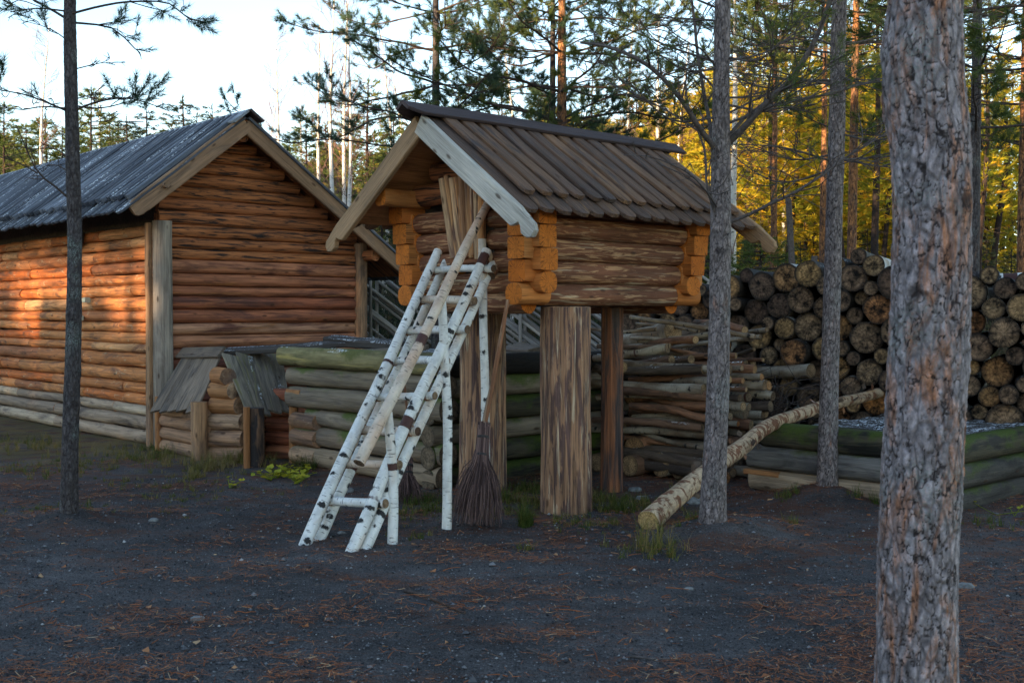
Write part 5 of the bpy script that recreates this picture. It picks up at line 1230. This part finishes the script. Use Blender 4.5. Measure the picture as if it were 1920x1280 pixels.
# ------------------------------------------------------------------ background trees: one mesh per kind, copied
def bg_pine(seed, H=9.0, zlo=1.6, Lm=1.9, per=17, nL=.16, nw=.022, whorl=.36, nclump=13, droop=0.0, r=.085, up=.25, mats=('bark_red', 'needle_gold')):
    r_ = np.random.default_rng(seed); mt = MB(); tube(mt, [[0, 0, -.3], [.04, .02, H * .4], [-.03, .03, H * .75], [0, 0, H]], [r * 1.1, r * .85, r * .5, .012], 10, 24, .08, cap_mi=0)
    mc = MB(); TP = []; TD = []; z = zlo
    while z < H - .1:
        f = (z - zlo) / (H - zlo); L = Lm * (1 - f) ** .75 * (.55 + .45 * min(1, f * 5)) + .12; nb = r_.integers(4, 7); a0 = r_.uniform(0, 6.28)
        for k in range(nb):
            a = a0 + k * 6.283 / nb + r_.normal(0, .3); l = L * r_.uniform(.55, 1.2); d = np.array([math.cos(a), math.sin(a), 0]); c = np.array([0, 0, z + r_.normal(0, .06)])
            p = lambda t: c + d * l * t + ZV * l * (up * t * t - droop * t)
            tube(mc, [c, p(.5), p(1)], [.016, .010, .004], 4, 4, caps=(False, False), mi=0)
            nc = max(2, int(nclump * l / Lm * 1.3))
            for q in range(nc):
                t = .25 + .75 * (q + r_.random()) / nc; b = p(min(t, 1)); sd = np.array([-d[1], d[0], 0]) * r_.normal(0, .22 * l) * (1.1 - .5 * t); dd = d + sd * 2 / l + ZV * r_.uniform(-.1, .6 if droop == 0 else .2)
                TP.append(b + sd + ZV * r_.normal(0, .05)); TD.append(dd)
        z += whorl * r_.uniform(.7, 1.2) * (1 - .35 * f)
    TP.append([0, 0, H - .12]); TD.append([0, 0, 1])
    rn = np.clip(r_.beta(2, 2, len(TP)), 0, 1)
    needles(mc, np.array(TP), np.array(TD), per, nL, nw, (.25, 1.15), .14, mi=1, rnd=rn)
    return mt.mesh('trunk', [M[mats[0]]]), mc.mesh('crown', [M['twig'], M[mats[1]]])
def bg_birch(seed, H=12, r=.055):
    r_ = np.random.default_rng(seed); mt = MB(); P = tube(mt, [[0, 0, -.3], [r_.normal(0, .12), 0, H * .3], [r_.normal(0, .2), 0, H * .65], [r_.normal(0, .2), 0, H]], [r * 1.15, r, r * .6, .008], 10, 60, .05, cap_mi=0)
    mc = MB()
    for k in range(58):
        f = r_.uniform(.22, .97); c = P[int(f * 59)]; a = r_.uniform(0, 6.28); l = (1.9 * (1 - f) + .45) * r_.uniform(.6, 1.1); d = nrm(np.array([math.cos(a) * .55, math.sin(a) * .55, 1.0]))
        e = c + d * l; m = c + d * l * .5 + r_.normal(0, .06, 3); tube(mc, [c, m, e], [.011 * (1.2 - f), .006, .0025], 4, 5, caps=(False, False))
        for q in range(6):
            b = c + (e - c) * r_.uniform(.25, 1); dd = nrm(d + r_.normal(0, .5, 3)); tube(mc, [b, b + dd * l * r_.uniform(.2, .5)], [.0045, .0018], 3, 3, caps=(False, False))
    return mt.mesh('trunk', [M['birch_far']]), mc.mesh('crown', [M['birch_twig']])
def bg_bare(seed, H=11, r=.07, mat='bark_red'):
    r_ = np.random.default_rng(seed); mt = MB(); P = tube(mt, [[0, 0, -.3], [r_.normal(0, .06), 0, H * .35], [r_.normal(0, .1), 0, H * .7], [0, 0, H]], [r * 1.1, r, r * .7, .02], 10, 40, .07, cap_mi=0)
    mc = MB()
    for k in range(46):
        f = r_.uniform(.08, .75); c = P[int(f * 39)]; a = r_.uniform(0, 6.28); l = r_.uniform(.3, 1.1); d = nrm(np.array([math.cos(a), math.sin(a), r_.normal(.05, .25)]))
        tube(mc, [c, c + d * l * .5 + r_.normal(0, .04, 3), c + d * l + ZV * r_.normal(0, .1)], [.009, .006, .002], 4, 4, caps=(False, False))
        for q in range(3): b = c + d * l * r_.uniform(.3, .9); tube(mc, [b, b + nrm(d + r_.normal(0, .6, 3)) * l * .4], [.004, .0015], 3, 2, caps=(False, False))
    TP, TD = [], []
    for k in range(520):
        f = r_.uniform(.50, 1); c = P[int(f * 39)]; a = r_.uniform(0, 6.28); l = 1.35 * (1.15 - f) ** .6 * r_.random() ** .6; d = np.array([math.cos(a), math.sin(a), .2]); TP.append(c + d * l); TD.append(d + ZV * .3)
    needles(mc, np.array(TP), np.array(TD), 11, .18, .028, (.2, 1.1), .15, mi=1)
    return mt.mesh('trunk', [M[mat]]), mc.mesh('crown', [M['twig'], M['needle_gold']])
KIND = {
    'gold': [bg_pine(101), bg_pine(102, 8.0, 1.2, 2.0), bg_pine(103, 9.5, 2.2, 1.7)],
    'green': [bg_pine(111, 7.5, .9, 1.7, mats=('bark_red', 'needle_green')), bg_pine(112, 8.2, 1.4, 1.6, mats=('bark_red', 'needle_green'))],
    'spruce': [bg_pine(121, 7.0, .25, 1.5, 12, .14, .022, .30, 11, .28, .07, .1, ('bark_dark', 'needle_far')), bg_pine(122, 7.0, .2, 1.2, 12, .14, .022, .30, 11, .22, .07, .15, ('bark_dark', 'needle_far'))],
    'birch': [bg_birch(131), bg_birch(132), bg_birch(133)],
    'bare': [bg_bare(141), bg_bare(142, 11, .06), bg_bare(143, 11, .075, 'bark_grey')],
}
NOM = {'gold': (9.0, 8.0, 9.5), 'green': (7.5, 8.2), 'spruce': (7.0, 7.0), 'birch': (12, 12, 12), 'bare': (11, 11, 11)}
TNAME = {'gold': 'pine_tree', 'green': 'pine_tree', 'spruce': 'spruce_tree', 'birch': 'birch_tree', 'bare': 'pine_tree'}
plant = []     # (kind, px, d, z_top or py_top)
def add(kind, px, d, ytop=None, H=None): plant.append([kind, px, d, W(px, ytop, d)[2] if H is None else H])
for a in ((-30, 34, 230), (12, 30, 195), (52, 34, 235), (175, 31, 168), (208, 36, 215), (120, 36, 240), (432, 34, 290)): add('green', *a)
for a in ((30, 38, 250), (80, 36, 225), (225, 39, 235), (265, 37, 245), (325, 38, 232), (385, 40, 245), (-10, 40, 215), (150, 37, 222), (455, 38, 262)): add('green', *a)
for a in ((240, 33, 222), (277, 32, 200), (345, 30, 182), (372, 36, 216), (400, 33, 200), (305, 36, 250), (88, 38, 215), (150, 38, 245)): add('spruce', *a)
for a in ((92, 27, 45), (190, 38, 140), (520, 28, 35), (505, 34, 150), (601, 24, 20), (628, 22, -60), (648, 24, -90), (658, 22.5, -20), (722, 27, 60), (1178, 28, -40), (1232, 25, 0), (1376, 19, -200), (1285, 27, 60), (756, 33, 100), (566, 36, 120), (1465, 27, 20), (1835, 27, 60), (960, 27, 10)): add('birch', *a)
for a in ((575, 29, 212), (612, 33, 235), (692, 27, 150), (738, 31, 205), (545, 34, 265), (655, 36, 190), (780, 32, 170), (860, 31, 175), (940, 33, 150), (1010, 31, 160), (1110, 32, 140)): add('green', *a)
for a in ((590, 26, 330), (652, 24.5, 352), (715, 23, 310), (762, 24, 360), (690, 21, 440), (625, 29, 300), (1130, 26, 300), (1330, 20, 400), (1312, 24, 330), (1405, 22, 440), (1500, 21, 455), (1560, 26, 410), (1625, 24, 430), (1850, 23, 440), (1895, 21, 470), (740, 20, 470), (800, 26, 380)): add('spruce', *a)
for a in ((1240, 28, 170), (1278, 25, 205), (1320, 29, 130), (1402, 25, 110), (1432, 28, 150), (1470, 31, 60), (1512, 27, 90), (1556, 31, 110), (1610, 27, 60), (1652, 30, 90), (1690, 27, 130), (1845, 27, 230), (1880, 29, 170), (1930, 26, 200), (1785, 32, 140), (1350, 34, 150), (1215, 34, 215), (1150, 36, 240), (1080, 34, 215), (880, 36, 240), (1585, 36, 40), (1960, 32, 120), (1740, 30, 150)): add('gold', *a)
for a in ((1405, 30, 11), (1455, 22, 11), (1425, 27, 12), (1482, 24, 11), (1525, 28, 12), (1640, 21, 11), (1660, 26, 11), (1600, 30, 12), (1838, 22, 11), (1868, 25, 11), (1895, 28, 11), (1852, 31, 12), (1310, 29, 11), (1365, 26, 11), (1575, 23, 10), (1700, 24, 11), (1255, 31, 11), (1760, 27, 11)): plant.append(['bare', a[0], a[1], a[2] * .66])
vr = np.random.default_rng(77)
for kind in KIND:
    lst = sorted([p for p in plant if p[0] == kind], key=lambda p: p[1])
    if kind == 'gold': zones = [(1700, 'golden sunlit pine', 'beyond the storehouse and log stack')]
    for k, (kd, px, d, H) in enumerate(lst):
        vi = int(vr.integers(len(KIND[kind]))); tm, cm = KIND[kind][vi]
        x = W(px, 588, d)[0]; loc = (x, d, float(ground_z(x, d)))
        where = 'behind the cabin' if px < 470 else 'between the cabin and the storehouse' if px < 800 else 'behind the storehouse' if px < 1270 else 'behind the log stack' if px < 1700 else 'beyond the thick near trunk'
        desc = {'gold': 'golden sunlit pine', 'green': 'green bushy pine', 'spruce': 'dark spruce', 'birch': 'leafless white birch', 'bare': 'tall bare stemmed pine'}[kind]
        lab = f"{desc} {where}, {ordinal(k)} from left of its kind"
        t = thing(TNAME[kind], lab, 'tree', loc, {'gold': 'golden pines in the far wood', 'green': 'green pines in the far wood', 'spruce': 'spruces in the far wood', 'birch': 'bare birches in the far wood', 'bare': 'bare pine stems in the far wood'}[kind])
        s = (H - loc[2]) / NOM[kind][vi]; wx = s * vr.uniform(.85, 1.15) if kind not in ('birch', 'bare') else vr.uniform(.8, 1.15)
        t.scale = (wx, wx, s); t.rotation_euler = (0, 0, vr.uniform(0, 6.28))
        for nm, me in (('trunk', tm), ('crown', cm)):
            o = bpy.data.objects.new(nm, me); COL.objects.link(o); o.parent = t
# small bright spruce behind the stack
for (px, d, ytop, lab) in ((1428, 15.5, 452, 'small green spruce rising just behind the log stack'), (1318, 16.5, 440, 'small pale green pine behind the fence beside the storehouse'),):
    x = W(px, 588, d)[0]; t = thing('young_spruce', lab, 'tree', (x, d, 0)); H = W(px, ytop, d)[2]
    a, c = bg_pine(150 + px, H, .2, 1.05, 16, .10, .014, .2, 16, .15, .03, .2, ('bark_dark', 'needle_green'))
    for nm, me in (('trunk', a), ('crown', c)): o = bpy.data.objects.new(nm, me); COL.objects.link(o); o.parent = t

# undergrowth and the far wood as masses
mb = MB(); r = np.random.default_rng(55); TP, TD = [], []
for k in range(2600):
    d = r.uniform(17.5, 34); px = r.uniform(480, 2050); x = W(px, 588, d)[0]; h = r.uniform(.5, 2.9) * (.6 + .5 * fbm(np.array([x * .4, d * .4, 0]), 6)); b = np.array([x, d, float(ground_z(x, d))])
    v = np.array([r.normal(0, .22), r.normal(0, .22), 1.0]) * h; tube(mb, [b, b + v * .5 + r.normal(0, .05, 3), b + v], [.009, .006, .002], 3, 3, caps=(False, False), rnd=r.random(), mi=0)
    for q in range(5): c = b + v * r.uniform(.3, .95); tube(mb, [c, c + np.array([r.normal(0, .3), r.normal(0, .3), r.uniform(.1, .5)])], [.004, .0015], 3, 2, caps=(False, False), rnd=r.random(), mi=0)
    if r.random() < .5:
        for q in range(5): TP.append(b + v * r.uniform(.1, .9) + r.normal(0, .2, 3)); TD.append(r.normal(0, 1, 3) + ZV * .5)
needles(mb, np.array(TP), np.array(TD), 9, .16, .03, (.3, 1.3), .12, mi=1)
tag(mb.build('undergrowth', [M['twiggy'], M['needle_far']]), 'brown twiggy undergrowth of saplings beneath the far trees', 'undergrowth', kind='stuff')
def wood_mass(name, label, spots, per, seed, mats, zlo=.4):
    mb = MB(); r = np.random.default_rng(seed); TP, TD = [], []
    for (x, y, H, R, *zl) in spots:
        zlo = zl[0] if zl else zlo
        tube(mb, [[x, y, 0], [x, y, H]], [.11, .03], 6, 4, caps=(False, False), mi=0)
        n = per; f = r.random(n) ** .8; a = r.uniform(0, 6.28, n); rad = R * (1 - f) ** .8 * np.sqrt(r.random(n)) + .1
        TP.append(np.stack([x + np.cos(a) * rad, y + np.sin(a) * rad, zlo + f * (H - zlo)], -1)); TD.append(np.stack([np.cos(a), np.sin(a), r.normal(0, .4, n)], -1))
    needles(mb, np.concatenate(TP), np.concatenate(TD), 7, .42, .10, (.2, 1.2), .3, mi=1); return tag(mb.build(name, mats), label, 'forest', kind='stuff')
r = np.random.default_rng(66); sp = []
for k in range(150):
    px = r.uniform(380, 2100) if k % 5 else r.uniform(-120, 480); d = r.uniform(40, 62); x = W(px, 588, d)[0]
    ht = np.interp(px, [-100, 200, 470, 600, 800, 1000, 1250, 1400, 2000], [290, 305, 330, 330, 300, 280, 230, 190, 200]) + r.normal(0, 40); sp.append((x, d, W(px, ht, d)[2], r.uniform(1.3, 2.2)))
for k in range(46):
    px = r.uniform(-1700, -130) if k % 3 else r.uniform(2120, 3000); d = r.uniform(38, 60); sp.append((W(px, 588, d)[0], d, r.uniform(6.5, 10.5), r.uniform(1.4, 2.3)))
wood_mass('far_forest', 'far wood of dark spruce and pine closing the view', sp, 420, 1, [M['bark_dark'], M['needle_mix']])
# the wood behind the viewer that keeps the clearing in shade
r = np.random.default_rng(88); sp = []; rl = np.array([.714, -.70, 0])
for k in range(130):
    u = r.uniform(-11.4, 16); D = r.uniform(30, 44); p = hs * D + rl * u; sp.append((p[0], p[1], 5.3 + .176 * (D + 6) + r.uniform(-.5, .5), r.uniform(1.5, 2.2)))
for k in range(46):
    u = r.uniform(-34, -11.6); D = r.uniform(30, 40); p = hs * D + rl * u; sp.append((p[0], p[1], 1.5 + .176 * (D + 6.4) + r.uniform(-.4, .3), 2.2))
wood_mass('forest', 'dense wood standing behind the viewer on the sunset side', sp, 520, 2, [M['bark_dark'], M['needle_far']], .2)

sp = []
for k in range(60):
    u = r.uniform(-34, -11.6); D = r.uniform(30, 40); p = hs * D + rl * u; sp.append((p[0], p[1], 5.4 + .176 * (D + 6.4) + r.uniform(-.5, .5), 1.8, 2.66 + .176 * (D + 6.4) + r.uniform(-.2, .2)))
wood_mass('forest', 'tall bare stemmed wood behind the viewer whose crowns shade the cabin roof', sp, 620, 3, [M['bark_dark'], M['needle_far']], .2)
mb = MB(); n = 5600; u = r.uniform(-32, -11.5, n); D = r.uniform(29, 41, n); zz = r.uniform(1.0, 2.9, n) + .176 * (D + 6.4)  # unseen blades and stems added to thin the sun reaching the cabin wall
P = hs[None] * D[:, None] + rl[None] * u[:, None]; P[:, 2] = zz
for k in range(90):
    q = hs * r.uniform(29, 41) + rl * r.uniform(-32, -11.5); tube(mb, [q, q + ZV * 8.5], [.035, .01], 4, 3, caps=(False, False), mi=0)
needles(mb, P, r.normal(0, 1, (n, 3)), 1, .30, .06, (0, .5), .01, mi=1)
tag(mb.build('saplings', [M['bark_dark'], M['needle_far']]), 'thin veil of sapling tops behind the viewer dappling the low sun', 'saplings', kind='stuff')
